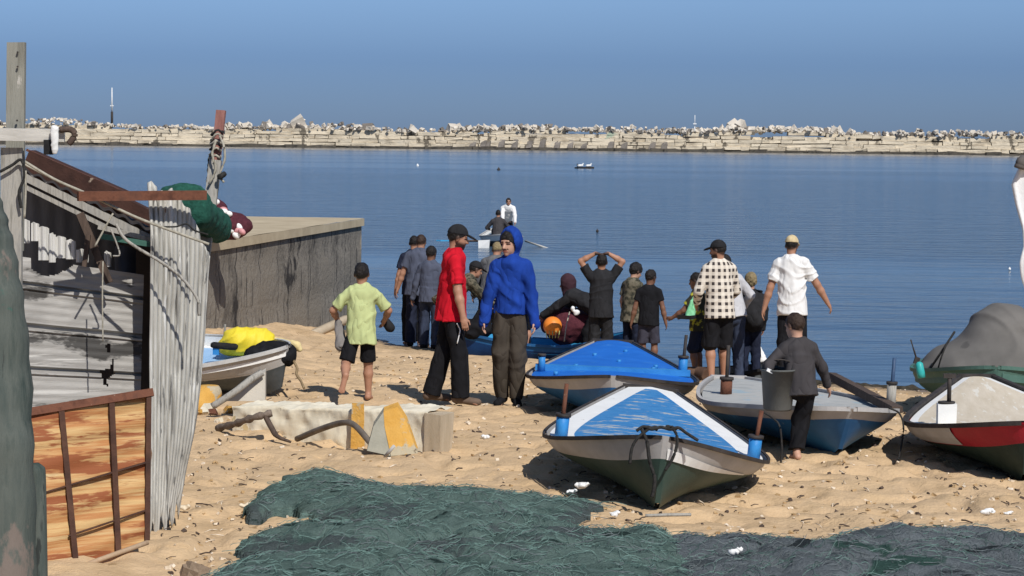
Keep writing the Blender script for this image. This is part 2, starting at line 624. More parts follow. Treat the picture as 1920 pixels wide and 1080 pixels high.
        for q, (ln, o) in enumerate(((.44, .16), (.50, .055), (.47, -.055), (.37, -.155))):
            c1, c2 = po['curl'] * (.6 + .12 * q), po['curl'] * (1.5 + .15 * q)
            p0 = wr[s] + d * hl * .47 + sp_ * o * hl
            p1 = p0 + (d * math.cos(c1) + pn * math.sin(c1) + sp_ * o * .25) * ln * hl * .5
            p2 = p1 + (d * math.cos(c2) + pn * math.sin(c2)) * ln * hl * .5
            b += [pr(p0, p1, .0058 * H * hk, .0052 * H * hk, .005), pr(p1, p2, .0052 * H * hk, .0044 * H * hk, .005)]
        t0 = wr[s] + d * hl * .12 + sp_ * hl * .12
        t1 = t0 + nrm(d * .75 + sp_ * .6 + pn * .25) * hl * .30
        t2 = t1 + nrm(d * .95 + sp_ * .15 + pn * .3) * hl * .24
        b += [pr(t0, t1, .0085 * H * hk, .0065 * H * hk, .008), pr(t1, t2, .0062 * H * hk, .005 * H * hk, .006)]
    V, Q = sdf(b, res)
    me = raw_mesh('body', V, Q)
    loc_ = (V - hc) @ np.stack([hx, hf, hu], 1) / hs
    x, y, z = loc_.T
    c = np.ones((len(V), 4), np.float32)
    inh = (np.abs(x) < .1) & (np.abs(y) < .13) & (z > -.13) & (z < .14)
    def paint(mask, col):
        c[mask & inh, :3] = col
    if beard:
        bz = np.clip((-z - .018) / .03, 0, 1) * (y > -.01) * (z < -.015) * beard
        bz = np.where(inh, bz, 0)[:, None]
        c[:, :3] = c[:, :3] * (1 - bz) + np.array((.09, .075, .07)) * bz
        paint((np.abs(x) < .034) & (z > -.043) & (z < -.03) & (y > .07), (.12, .1, .1))
    paint((np.abs(np.abs(x) - .033) < .022) & (z > .026) & (z < .038) & (y > .06), (.06, .05, .05))
    paint((np.abs(np.abs(x) - .032) < .014) & (z > .004) & (z < .018) & (y > .055), (.10, .08, .08))
    paint((np.abs(x) < .026) & (z > -.061) & (z < -.048) & (y > .075), (.85, .55, .55))
    line = -.004 - hairlong * .018 + .78 * y
    if hair:
        ft = np.clip((z - (line - .034)) / .04, 0, 1) * (y < .045) * inh
        ft = (ft * ft)[:, None] * .92
        c[:, :3] = c[:, :3] * (1 - ft) + np.array((.06, .055, .06)) * ft
    ca = me.color_attributes.new('Col', 'FLOAT_COLOR', 'POINT')
    ca.data.foreach_set('color', c.ravel())
    link('body', me, SKINM[skin], root)
    # top
    kind, tm = top['k'], top['m']
    lo_ = top.get('loose', .012)
    hem = top.get('hem', .06) * H
    hemp = pel - tu * hem
    hc_ = [(-tu, hemp)]
    wv = 1.0 + top.get('belly', 0)
    t = [pr(hemp - tu * .03, pel + tu * Ls * .45, (.101 * H + lo_) * g, (.084 * H * wv + lo_) * g, .04, [(tf, 1.22)], hc_),
         pr(pel + tu * Ls * .45, pel + tu * Ls * .80, (.082 * H * wv + lo_) * g, (.088 * H + lo_) * g, .04, [(tf, 1.42)], hc_),
         pr(sh[1] * .86 + sh[-1] * .14 - tu * .005, sh[-1] * .86 + sh[1] * .14 - tu * .005, .036 * H + lo_ * .4, k=.035),
         pr(neck - tu * .045, neck + tu * .006, .062 * H, .036 * H + .012, .03, cut=[(nrm(tu * .95 - tf * .45), neck + tu * .018)])]
    if kind == 'shirt':
        t.append(pr(neck - tu * .01, neck + tu * .03, .066 * hs, .062 * hs, .015, cut=[(tu - tf * .5, neck + tu * .035)]))
    for s in (1, -1):
        d1 = nrm(el_[s] - sh[s])
        if kind == 'tee':
            fr = top.get('sleeve', .66)
            e = sh[s] + (el_[s] - sh[s]) * fr
            t.append(pr(sh[s], e + d1 * .04, .032 * H + lo_ * .5, .033 * H + lo_ * .8, .03, cut=[(d1, e)]))
        else:
            d2 = nrm(wr[s] - el_[s])
            bg_ = .008 if kind == 'hoodie' else 0
            wend = wr[s] - d2 * top.get('cuff', .0) * H
            t += [pr(sh[s], el_[s], .032 * H + lo_ * .5 + bg_ * .4, .0285 * H + lo_ * .55 + bg_, .03),
                  pr(el_[s], wend, .0285 * H + lo_ * .55 + bg_, .0215 * H + lo_ * .4 + bg_, .02),
                  pr(wend, wend + d2 * .03, .0215 * H + lo_ * .4 + bg_, .019 * H, .01, cut=[(d2, wend + d2 * .012)])]
    fa = top.get('fold', .006)
    name = {'tee': 't_shirt', 'long': 'sweatshirt', 'hoodie': 'hooded_sweatshirt', 'shirt': 'checked_shirt'}[kind]
    blob(top.get('name', name), t, max(res, .008), tm, root, disp=folds(fa, seed, 24))
    # bottoms
    bm = bot['m']
    wd = bot.get('wide', 1.0)
    t = [pr(hp[1] * .7 + hp[-1] * .3, hp[-1] * .7 + hp[1] * .3, .070 * H * g, k=.03, sq=[(tf, 1.12)]),
         pr(pel, pel + tu * .06 * H, .082 * H * g, .072 * H * g, .03, [(tf, 1.45)])]
    for s in (1, -1):
        d1, d2 = nrm(kn[s] - hp[s]), nrm(ank[s] - kn[s])
        if bot['k'] == 'shorts':
            fr = bot.get('len', .92)
            if fr <= 1:
                e = hp[s] + (kn[s] - hp[s]) * fr
                t.append(pr(hp[s], e + d1 * .05, .049 * H * min(wd, 1.25), .052 * H * wd, .02, cut=[(d1, e)]))
            else:
                e = kn[s] + (ank[s] - kn[s]) * (fr - 1)
                t += [pr(hp[s], kn[s], .049 * H * min(wd, 1.25), .050 * H * wd, .02), pr(kn[s], e + d2 * .05, .053 * H * wd, .05 * H * wd, .02, cut=[(d2, e)])]
        else:
            e = ank[s] - d2 * bot.get('up', -.012) * H
            t += [pr(hp[s], kn[s], .049 * H * min(wd, 1.25), .043 * H * wd, .02),
                  pr(kn[s], e + d2 * .05, .045 * H * wd, .036 * H * wd * bot.get('flare', 1.), .03, cut=[(d2, e)])]
    tro = blob('shorts' if bot['k'] == 'shorts' else 'trousers', t, max(res, .008), bm, root, disp=folds(bot.get('fold', .007), seed + 5, 20))
    if shoe:
        for s in (1, -1):
            f = fdir[s]
            sd = nrm(np.cross(f, A((0, 0, 1))))
            fu = np.cross(sd, f)
            h0 = ank[s] - f * .022 * H - fu * .022 * H
            t = [pr(h0, ank[s] + f * .098 * H - fu * .024 * H, .026 * H, .025 * H, .01, [(fu, 1.15)]), pr(ank[s] - fu * .01 * H, h0, .027 * H, .026 * H, .02)]
            blob('shoe', t, .008, shoe, root)
    # hair and headgear
    e1 = ell(HL(0, -.014, .032), ((.0775 + hairlong * .008) * hs, (.0985 + hairlong * .010) * hs, (.0955 + hairlong * .014) * hs), .01, ax)
    if hair:
        n_ = nrm(-hu + hf * .78)
        p_ = HL(0, 0, -.004 - hairlong * .018)
        n2 = nrm(-hu * .35 + hf)
        p2 = HL(0, .072 + hairlong * .012, .055)
        cuts = [lambda p: (p - p_) @ n_, lambda p: (p - p2) @ n2]
        if cap is not None:
            p3 = HL(0, 0, .05)
            cuts.append(lambda p: (p - p3) @ hu)
        blob('hair', [e1], .008, HAIRM[hair], root, cuts, lumps(.011 + .006 * hairlong, 42, seed, 4))
    if cap is not None:
        n_ = nrm(-hu + hf * .12)
        p_ = HL(0, 0, .042)
        dome = ell(HL(0, -.012, .034), (.086 * hs, .106 * hs, .106 * hs), .01, ax)
        c1 = [lambda p: (p - p_) @ n_]
        cp = blob('cap', [dome], .007, cap, root, c1)
        br = [ell(HL(0, .115, .048) , (.070 * hs, .075 * hs, .012 * hs), .01, (hx, nrm(hf - hu * .22), nrm(hu + hf * .22)))]
        blob('cap_brim', br, .006, cap, cp)
    return dict(root=root, hc=hc, HL=HL, ax=ax, wr=wr, el=el_, sh=sh, pel=pel, kn=kn, ank=ank, hp=hp, tu=tu, tf=tf, tr=tr, H=H, neck=neck, hs=hs, trousers=tro)
def wpt(p, v):
    """a person's local point in the world"""
    r = p['root']
    M = Matrix.Translation(r.location) @ r.rotation_euler.to_matrix().to_4x4()
    return M @ Vector(v)

# ================================================================ SETTING
def axis(parts):
    out = []
    for a, b, st in parts:
        out += list(np.arange(a, b, st))
    return np.array(out + [parts[-1][1]])
xs = axis([(-70, -10, 3), (-10, -6.5, .25), (-6.5, 7.5, .05), (7.5, 12, .25), (12, 70, 3)])
ys = axis([(-40, 8, 2), (8, 12, .2), (12, 27, .045), (27, 40, .08), (40, 60, 2), (60, 140, 10)])
gx, gy = np.meshgrid(xs, ys)
def sand_h(x, y):
    p = xy0(x, y)
    h = .05 * fbm(p * .55, 3, 3) + .040 * fbm(p * 2.3, 3, 5)
    n = vnoise(p * 5.2, 21)
    h = h - .050 * np.clip(n - .12, 0, .5) / .5 + .020 * fbm(p * 9, 3, 8)
    n2 = fbm(p * 3.3 + 7, 2, 33)
    h = h + .03 * np.clip(n2, 0, 1) * np.clip(fbm(p * .8, 2, 44) + .3, 0, 1)
    return h
zz = base_z(gx, gy)
zz = zz + sand_h(gx, gy) * np.clip((zz + .95) / .45, .15, 1)
# sand banked against the quay
V = np.stack([gx, gy, zz], -1).reshape(-1, 3)
nx_, ny_ = len(xs), len(ys)
ii = (np.arange(ny_ - 1)[:, None] * nx_ + np.arange(nx_ - 1)[None]).reshape(-1)
Q = np.stack([ii, ii + 1, ii + nx_ + 1, ii + nx_], -1)
SAND = mat('sand', [(.45, .315, .18), (.56, .40, .24), (.50, .355, .205)], 1.6, rough=.95, bump=.55, bscale=26, spec=.1, bdist=.03,
           chips=[((.60, .42, .24), .60, 3.1, (1, 1, 1)), ((.33, .22, .115), .635, 6, (1, 1, 1)), ((.15, .10, .06), .665, 15, (1, 1, 1)), ((.70, .60, .46), .70, 21, (1, 1, 1)), ((.10, .07, .045), .70, 31, (1, 1, 1))])
def wet_edge(m):
    N, L = m.node_tree.nodes, m.node_tree.links
    b = N['Principled BSDF']
    src = b.inputs['Base Color'].links[0].from_socket
    g = N.new('ShaderNodeNewGeometry')
    sp = N.new('ShaderNodeSeparateXYZ')
    L.new(g.outputs['Position'], sp.inputs[0])
    r = N.new('ShaderNodeMapRange')
    r.inputs[1].default_value, r.inputs[2].default_value = -.66, -.50
    r.inputs[3].default_value, r.inputs[4].default_value = .38, 1.
    L.new(sp.outputs['Z'], r.inputs[0])
    mx = N.new('ShaderNodeMix')
    mx.data_type, mx.blend_type = 'RGBA', 'MULTIPLY'
    mx.inputs[0].default_value = 1
    L.new(src, mx.inputs[6])
    L.new(r.outputs[0], mx.inputs[7])
    L.new(mx.outputs[2], b.inputs['Base Color'])
    r2 = N.new('ShaderNodeMapRange')
    r2.inputs[1].default_value, r2.inputs[2].default_value = -.66, -.56
    r2.inputs[3].default_value, r2.inputs[4].default_value = .35, .95
    L.new(sp.outputs['Z'], r2.inputs[0])
    L.new(r2.outputs[0], b.inputs['Roughness'])
wet_edge(SAND)
tag(link('beach_sand', raw_mesh('beach_sand', V, Q), SAND), 'trampled golden sand beach sloping down to the harbour water', None, kind='structure')

def water_mat():
    m = bpy.data.materials.new('harbour_water')
    m.use_nodes = True
    N, L = m.node_tree.nodes, m.node_tree.links
    b = N['Principled BSDF']
    b.inputs['Base Color'].default_value = (.050, .085, .122, 1)
    b.inputs['Roughness'].default_value = .13
    b.inputs['IOR'].default_value = 1.33
    co = N.new('ShaderNodeTexCoord')
    def noise(sc, st, det=3.):
        mp = N.new('ShaderNodeMapping')
        mp.inputs['Scale'].default_value = st
        L.new(co.outputs['Object'], mp.inputs[0])
        n = N.new('ShaderNodeTexNoise')
        n.inputs['Scale'].default_value = sc
        n.inputs['Detail'].default_value = det
        L.new(mp.outputs[0], n.inputs[0])
        return n.outputs[0]
    def math_(op, a, c):
        q = N.new('ShaderNodeMath')
        q.operation = op
        for i, v in ((0, a), (1, c)):
            if isinstance(v, (int, float)):
                q.inputs[i].default_value = v
            else:
                L.new(v, q.inputs[i])
        return q.outputs[0]
    patch = noise(.035, (.35, 1, 1), 4)
    rp = N.new('ShaderNodeValToRGB')
    rp.color_ramp.elements[0].position = .36
    rp.color_ramp.elements[0].color = (.10, .10, .10, 1)
    rp.color_ramp.elements[1].position = .60
    sy = N.new('ShaderNodeSeparateXYZ')
    L.new(co.outputs['Object'], sy.inputs[0])
    band = N.new('ShaderNodeValToRGB')
    be = band.color_ramp.elements
    be[0].position, be[0].color = 0, (.34, .34, .34, 1)
    be[1].position, be[1].color = 1, (.42, .42, .42, 1)
    for p_, c_ in ((.115, .36), (.15, .72), (.30, .70), (.40, .46), (.62, .36)):
        q_ = be.new(p_)
        q_.color = (c_, c_, c_, 1)
    L.new(math_('MULTIPLY', math_('ADD', sy.outputs[1], math_('MULTIPLY', sy.outputs[0], .12)), .002), band.inputs[0])
    L.new(math_('ADD', math_('MULTIPLY', math_('SUBTRACT', patch, .5), .75), band.outputs[0]), rp.inputs[0])
    w = math_('ADD', math_('MULTIPLY', noise(1.1, (.28, 1, 1), 3), .85), math_('MULTIPLY', noise(4.5, (.35, 1, 1), 3), .25))
    w = math_('ADD', math_('MULTIPLY', w, rp.outputs[0]), math_('MULTIPLY', noise(.22, (.35, 1, 1), 2), .32))
    bp = N.new('ShaderNodeBump')
    bp.inputs['Strength'].default_value = .5
    bp.inputs['Distance'].default_value = .5
    L.new(w, bp.inputs['Height'])
    L.new(bp.outputs[0], b.inputs['Normal'])
    return m
WATER = water_mat()
wb = MB()
wb.quad([(-5000, 22, 0), (5000, 22, 0), (5000, 9000, 0), (-5000, 9000, 0)])
tag(wb.build('harbour_water', WATER, loc=(0, 0, -.70)), 'calm blue harbour water between beach and breakwater', None, kind='structure')

# ---------------------------------------------------------------- breakwater
BD = 545.0
STONE = mat('breakwater_stone', [(.38, .32, .235), (.64, .555, .42), (.52, .45, .34)], .22, (1, 1, 2.5), rough=.95, bump=.6, bscale=1.5, bdist=.25, spec=.1,
            chips=[((.17, .145, .11), .585, .45, (1, 1, .5)), ((.55, .50, .40), .64, .35, (1, 1, 1)), ((.30, .14, .07), .77, .09, (1, 1, 1)), ((.34, .41, .31), .68, .07, (1, 1, 1))])
STONEW = mat('wet_stone', [(.03, .028, .025), (.10, .085, .065), (.05, .045, .04)], .6, rough=.8, bump=.6, bscale=2, bdist=.2)
RUB = mat('rubble_stone', [(.46, .41, .34), (.70, .64, .55)], .5, rough=.95, bump=.4, bscale=2.5, bdist=.12, spec=.1, chips=[((.24, .21, .18), .64, .8, (1, 1, 1))])
RUBD = mat('rubble_dark', [(.13, .115, .10), (.26, .23, .20)], .6, rough=.95, bump=.4, bscale=2.5, bdist=.12, spec=.1)
bw = thing('breakwater', 'long pale stone breakwater wall across the far side of the harbour', 'breakwater', (0, BD, -.7))
b = MB()
b.box((0, 6, 1.6), (560, 8, 4.2))
rr = random.Random(3)
def top_h(x):
    return 4.55 + .25 * math.sin(x * .03) + .3 * math.sin(x * .11 + 1)
for c in range(5):
    x = -280
    z0 = .55 + c * .86
    while x < 280:
        wd = rr.choice((2.4, 3.2, 4.6, 6.5, 9)) * rr.uniform(.8, 1.2)
        dy = rr.uniform(-.32, .25) + c * .32
        hh = .86 - (rr.uniform(.03, .12))
        if not (c >= 3 and rr.random() < (.06, .2)[c - 3]):
            b.box((x + wd / 2, dy + 1.2, z0 + hh / 2 + (top_h(x) - 4.85 if c == 4 else 0)), (wd - rr.uniform(.03, .16), 3.4, hh), (rr.uniform(-.03, .03), rr.uniform(-.014, .014), rr.uniform(-.04, .04)), jit=.12)
        x += wd
b.build('wall', STONE, bw)
b = MB()
x = -280
while x < 280:
    wd = rr.uniform(1.2, 5)
    h = rr.uniform(.35, .95)
    b.box((x + wd / 2, -.75 + rr.uniform(-.4, .3), h / 2 - .25), (wd * 1.1, 2.6, h + .3), (rr.uniform(-.1, .1), rr.uniform(-.04, .04), rr.uniform(-.1, .1)), jit=.15)
    x += wd
b.build('wet_footing', STONEW, bw)
# dark slanting buttresses
for px in (882, 902, 910, 936, 961, 988, 1012, 1040, 1065, 1090, 1140, 1165, 1217, 1240):
    x = (px - 960) / FOC * BD
    b = MB()
    b.bar((x, -1.0, .3), (x + .55, .2, 2.1 + rr.uniform(-.3, .3)), 1.3, .8, jit=.08)
    b.build('buttress', RUBD, bw)

def rock_mesh(seed):
    r = random.Random(seed)
    b = MB()
    k = r.randint(1, 2)
    for j in range(k):
        b.box((j * r.uniform(.2, .6), r.uniform(-.2, .2), r.uniform(0, .3) * j), (r.uniform(.6, 1.3), r.uniform(.6, 1), r.uniform(.5, .9)), (r.uniform(-.6, .6), r.uniform(-.6, .6), r.uniform(0, 3)), jit=.14)
    return b
rocks = []
for k in range(8):
    o = rock_mesh(50 + k).build('rubble_block', RUB if k < 6 else RUBD)
    rocks.append(o)
used = [False] * 8
def put_rock(px, s, dz=0., k=None, lab=None, sx=1.):
    k = rr.randrange(8) if k is None else k
    o = rocks[k] if not used[k] else rocks[k].copy()
    if used[k]:
        COL.objects.link(o)
    used[k] = True
    x = (px - 960) / FOC * BD * 1.004
    o.location = (x, BD + 2.2 + rr.uniform(-.8, 1), -.7 + top_h(x) + dz + s * .22)
    o.scale = (s * sx, s, s)
    o.rotation_euler = (rr.uniform(-.3, .3), rr.uniform(-.3, .3), rr.uniform(0, 6.3))
    tag(o, lab or ('small pale rubble block lying along the top of the breakwater' if k < 6 else 'small dark rubble block lying along the top of the breakwater'), 'rubble block', 'loose rubble on the breakwater')
put_rock(845, 2.3, .2, 0, 'large lone white block standing on the breakwater above the red-shirted man')
put_rock(772, 2.0, .1, 1, 'rounded pale block on the breakwater left of the lone white block')
put_rock(558, 2.6, .8, 2, 'pale block topping the highest rubble heap left of the middle of the breakwater')
put_rock(688, 2.0, .1, 7, 'dark slanting slab on the breakwater between two pale rubble heaps', 2.4)
put_rock(1372, 2.6, .6, 3, 'left of two big tilted white blocks topping the right-hand rubble heap')
put_rock(1388, 2.7, .7, 4, 'right of two big tilted white blocks topping the right-hand rubble heap')
for a, z, n, smin, smax, lift in ((0, 180, 9, .7, 1.4, 0), (215, 410, 13, .5, 1.3, 0), (420, 470, 12, 1, 1.9, .6), (485, 610, 26, .9, 2.1, .5), (612, 740, 16, .6, 1.4, .1), (745, 860, 10, .5, 1.3, 0),
                                  (868, 1045, 40, .9, 1.9, .4), (1048, 1250, 36, .6, 1.3, .1), (1250, 1345, 16, .8, 1.6, .2), (1345, 1405, 14, 1, 2., .5), (1405, 1450, 9, .8, 1.5, .2), (1450, 1600, 34, 1., 2.0, .4), (1600, 1700, 15, .7, 1.5, .1), (1700, 1920, 34, .7, 1.7, .2)):
    for k in range(n):
        put_rock(rr.uniform(a, z), rr.uniform(smin, smax) * .82, rr.uniform(-.1, lift))
b = MB()
for k in range(1500):
    px = rr.uniform(-300, 2300)
    x = (px - 960) / FOC * BD
    dens = .5 + .5 * math.sin(px * .017) * math.sin(px * .0061 + 1)
    if rr.random() > .45 + .6 * dens:
        continue
    s_ = rr.uniform(.2, .8)
    z_ = rr.random() ** 2 * 1.5 * dens
    b.box((x, rr.uniform(-.4, 3.5), top_h(x) - .1 + s_ * .3 + z_), (s_ * rr.uniform(.8, 1.8), s_, s_ * rr.uniform(.6, 1.1)), (rr.uniform(-.6, .6), rr.uniform(-.6, .6), rr.uniform(0, 3)), m=0 if rr.random() < .72 else 1, jit=s_ * .14)
tag(b.build('small_rubble', [RUB, RUBD], loc=(0, BD, -.7)), 'continuous band of small broken stone along the breakwater top', 'rubble', kind='stuff')
def mast(px, hgt, label, base):
    x = (px - 960) / FOC * BD
    t = thing('mast', label, 'mast', (x, BD + 1, -.7 + 4.2))
    b = MB()
    b.tube([(0, 0, 0), (0, 0, hgt * .4)], .30 if base else .12, 6)
    b.build('lower_pole', DKRAIL if base else WHITEP, t)
    b = MB()
    b.tube([(0, 0, hgt * .4), (0, 0, hgt)], [.22, .10] if base else [.09, .07], 6)
    b.box((0, 0, hgt * .55), (.8, .3, .25))
    b.build('upper_pole', WHITEP, t)
mast(207, 9.6, 'tall white mast on the left part of the breakwater', True)
mast(1299, 4.6, 'short thin mast on the right part of the breakwater', False)

# ---------------------------------------------------------------- quay
QUAY = mat('weathered_concrete', [(.10, .09, .078), (.24, .215, .18), (.155, .14, .118)], .9, (1, 1, .7), rough=.95, bst=(1, 1, 1), bump=.5, bscale=12, bdist=.05, spec=.1,
           chips=[((.24, .215, .178), .60, 5, (2.5, 2.5, .09)), ((.055, .051, .047), .57, 6, (2.2, 2.2, .07)), ((.20, .18, .15), .58, 3, (1, 1, 1)), ((.045, .042, .04), .585, .6, (1, 1, .8)), ((.33, .31, .27), .66, 5, (1., 1., .8)), ((.22, .195, .16), .56, .8, (1, 1, 1)), ((.30, .24, .17), .70, 1.1, (1, 1, .8))])
QTOP = mat('sandy_concrete', [(.38, .31, .21), (.50, .42, .29)], 2, rough=.95, bump=.3, spec=.1)
c1, c0 = P(678, 412, 40.7), P(400, 455, 31.5)
c1.z = c0.z = 1.12
dq = (c1 - c0).normalized()
lq = Vector((-dq.y, dq.x, 0))
A0 = c1 - dq * 22
qt = thing('quay', 'dark weathered concrete quay block jutting into the water beside the beach', 'quay', (0, 0, 0))
b = MB()
nu, nv = 90, 16
def qf(u, v):
    p = A0.lerp(c1, u)
    z = 1.0 - v * 2.4
    d = 0.
    if abs(v - .12) < .04 or abs(v - .46) < .025:
        d += .025
    return p + lq * d + Vector((0, 0, z - p.z))
b.grid(qf, nu, nv)
e1 = c1 + lq * 9 - dq * .6
def qe(u, v):
    p = c1.lerp(e1, u)
    return Vector((p.x, p.y, 1.0 - v * 2.4))
b.grid(qe, 12, 6)
b.build('quay_wall', QUAY, qt)
b = MB()
b.grid(lambda u, v: A0.lerp(c1, u) - lq * .05 * (1 if v < .01 else 0) + lq * (9 * v) - dq * .6 * v * u + Vector((0, 0, .004 + .004 * float(vnoise(np.array([[u * 40, v * 12, 0.]]), 6)[0]))), 60, 12)
b.grid(lambda u, v: A0.lerp(c1, u) - lq * .05 + Vector((0, 0, -.13 * v)), 60, 1, sm=False)
b.build('quay_top', QTOP, qt)

# ================================================================ BOATS
def boat(label, L, B, D, loc, yaw, heel=0., bow=.2, stern=.1, tm=.36, we=.16, hullm=(), strake=.68, deckm=None, railm=DKRAIL, border=.12, drop=.015, camber=.035, posts=(), rake=.12, pitch=0., rin=.018, rup=.013, tex=1.35, brails=True, group=None, strake_z=None, stern_rake=.0, bowfull=.75):
    t = thing('rowing_boat', label, 'boat', loc, (R(pitch), R(heel), R(yaw)), group)
    def w(q):
        if q < tm:
            return B / 2 * (1 - (1 - q / tm) ** 2) ** bowfull
        return B / 2 * (1 - (1 - we) * ((q - tm) / (1 - tm)) ** tex)
    def zg(q):
        if q < tm:
            return D + bow * (1 - q / tm) ** 1.8
        return D + stern * ((q - tm) / (1 - tm)) ** 2
    def zk(q):
        return .10 * max(0, 1 - q / .10) ** 2 + .16 * max(0, (q - .6) / .4) ** 2
    def hullp(q, s, side):
        e = 1.12 + 1.2 * min(1, q / .35)
        x = w(q) * (1 - (1 - s) ** e) + .018
        y = q * L - rake * s * max(0, 1 - q / .18) + stern_rake * s * max(0, (q - .8) / .2)
        return Vector((side * x, y, zk(q) + (zg(q) - zk(q)) * s))
    n = 40
    qs = [(k / n) ** 1.5 for k in range(n + 1)]
    ss = [0, .12, .25, .38, .5, .6, strake - .004, strake + .004, (strake + 1) / 2, 1]
    b = MB()
    for side in (1, -1):
        for i in range(n):
            for j in range(len(ss) - 1):
                pts = [hullp(qs[i], ss[j], side), hullp(qs[i + 1], ss[j], side), hullp(qs[i + 1], ss[j + 1], side), hullp(qs[i], ss[j + 1], side)]
                if side < 0:
                    pts = pts[::-1]
                b.quad(pts, 1 if (ss[j] + ss[j + 1]) / 2 > strake else 0, True)
    # transom / stern closure and stem strip
    for j in range(len(ss) - 1):
        b.quad([hullp(1, ss[j], 1), hullp(1, ss[j], -1), hullp(1, ss[j + 1], -1), hullp(1, ss[j + 1], 1)], 1 if ss[j] >= strake else 0)
        b.quad([hullp(0, ss[j], -1), hullp(0, ss[j], 1), hullp(0, ss[j + 1], 1), hullp(0, ss[j + 1], -1)], 1 if ss[j] >= strake else 0)
    hull = b.build('hull', list(hullm), t)
    me = hull.data
    import bmesh
    bm_ = bmesh.new()
    bm_.from_mesh(me)
    bmesh.ops.remove_doubles(bm_, verts=bm_.verts, dist=.0004)
    for e in bm_.edges:
        if len(e.link_faces) == 2 and e.calc_face_angle(0) > .6:
            e.smooth = False
    bm_.to_mesh(me)
    bm_.free()
    if brails:
        b = MB()
        for side in (1, -1):
            pts = [hullp(q, 1, side) + Vector((side * .012, 0, .0)) for q in qs]
            if side < 0:
                pts = pts[::-1]
            for k in range(n):
                p, q = pts[k], pts[k + 1]
                o = Vector((side * .016, 0, 0))
                i_ = Vector((side * -rin, 0, 0))
                up, dn = Vector((0, 0, rup)), Vector((0, 0, -.024))
                b.quad([p + o + dn, q + o + dn, q + o + up, p + o + up])
                b.quad([p + o + up, q + o + up, q + i_ + up, p + i_ + up])
                b.quad([p + i_ + up, q + i_ + up, q + i_ + dn, p + i_ + dn])
                b.quad([p + i_ + dn, q + i_ + dn, q + o + dn, p + o + dn])
        a, c = hullp(1, 1, 1), hullp(1, 1, -1)
        b.bar(a + Vector((.03, .0, -.01)), c + Vector((-.03, .0, -.01)), .05, .055)
        b.build('gunwale', railm, t)
    if deckm:
        b = MB()
        n2 = 44
        def dz(q, u):
            return zg(q) - drop + camber * (1 - u * u) * min(1, w(q) * 3)
        us = (-1, None, -.6, -.3, 0, .3, .6, 'x', 1)
        def pt(q, u):
            ww = max(w(q) - .012, .005)
            bb = max(0, 1 - border / ww) if border else .95
            if u is None:
                u = -bb
            elif u == 'x':
                u = bb
            elif abs(u) < 1:
                u = u * bb / .8
            y = q * L - rake * max(0, 1 - q / .18) * .98 + stern_rake * max(0, (q - .8) / .2)
            return Vector((u * ww, y, dz(q, u)))
        for i in range(n2):
            q0, q1 = (i / n2) ** 1.3 * .992 + .004, ((i + 1) / n2) ** 1.3 * .992 + .004
            for j in range(len(us) - 1):
                brd = border and (us[j] == -1 or us[j + 1] == 1 or q0 * L > L - border * 1.3)
                b.quad([pt(q0, us[j]), pt(q0, us[j + 1]), pt(q1, us[j + 1]), pt(q1, us[j])], 1 if brd else 0, True)
        if drop > .06:
            for side in (1, -1):
                for i in range(n2):
                    q0, q1 = (i / n2) ** 1.3 * .992 + .004, ((i + 1) / n2) ** 1.3 * .992 + .004
                    a, c = pt(q0, side), pt(q1, side)
                    b.quad([a, c, Vector((c.x, c.y, zg(q1))), Vector((a.x, a.y, zg(q0)))], 1, True)
        b.build('deck' if drop < .06 else 'cockpit', list(deckm), t)
    for (q, side, inset, r, h, m, rod, rm) in posts:
        p = hullp(q, 1, side)
        p = Vector((p.x - side * inset, p.y, p.z - drop))
        b = MB()
        b.tube([p, p + Vector((0, 0, h))], r, 12)
        if r < .11:
            b.tube([p + Vector((0, 0, h - .012)), p + Vector((0, 0, h + .012))], r * 1.2, 12, 1)
        o = b.build('oar_post', [m, DKRAIL], t)
        if rod:
            b = MB()
            b.tube([p + Vector((0, 0, h * .5)), p + Vector((rod[0], rod[1], h + rod[2]))], .017, 7)
            b.build('thole_pin', rm, o)
    return dict(root=t, p=hullp, w=w, zg=zg, L=L)
def bpt(bt, v):
    r = bt['root']
    return Matrix.Translation(r.location) @ r.rotation_euler.to_matrix().to_4x4() @ Vector(v)

GREENH = mat('green_hull_paint', [(.026, .055, .046), (.055, .088, .073)], 3, rough=.5, bump=.15, chips=[((.12, .125, .10), .70, 5, (1, 1, 1)), ((.03, .035, .03), .62, 2, (1, 1, 1))])
BLUED = mat('worn_blue_deck', [(.028, .15, .37), (.05, .21, .46), (.035, .17, .40)], 4, (1, 3, 1), rough=.6, bump=.2, chips=[((.36, .40, .42), .56, 4.2, (1, 3.2, 1)), ((.44, .38, .28), .645, 5, (1, 3.5, 1)), ((.07, .22, .42), .60, 9, (1, 3, 1))])
BLUEB = mat('bright_blue_deck', [(.008, .115, .48), (.015, .15, .58)], 3, (1, 2, 1), rough=.5, bump=.15, chips=[((.06, .23, .55), .63, 5, (1, 2, 1)), ((.34, .36, .33), .735, 5, (1, 5, 1))])
BLUEP = mat('blue_post_paint', [(.02, .17, .45), (.04, .24, .55)], 6, rough=.5)
BLUEH = mat('blue_hull_paint', [(.014, .09, .24), (.028, .14, .34)], 3, rough=.5, bump=.15, chips=[((.04, .20, .46), .57, 3, (1, 1, 1)), ((.30, .32, .32), .665, 6, (1, 1, 2)), ((.16, .12, .09), .70, 9, (1, 1, 1))])
GREYD = mat('grey_blue_deck', [(.30, .31, .30), (.42, .42, .40), (.35, .36, .35)], 3, (1, 2, 1), rough=.75, bump=.2, chips=[((.30, .38, .42), .58, 4, (1, 1, 1)), ((.5, .47, .4), .66, 5, (1, 1, 1))])
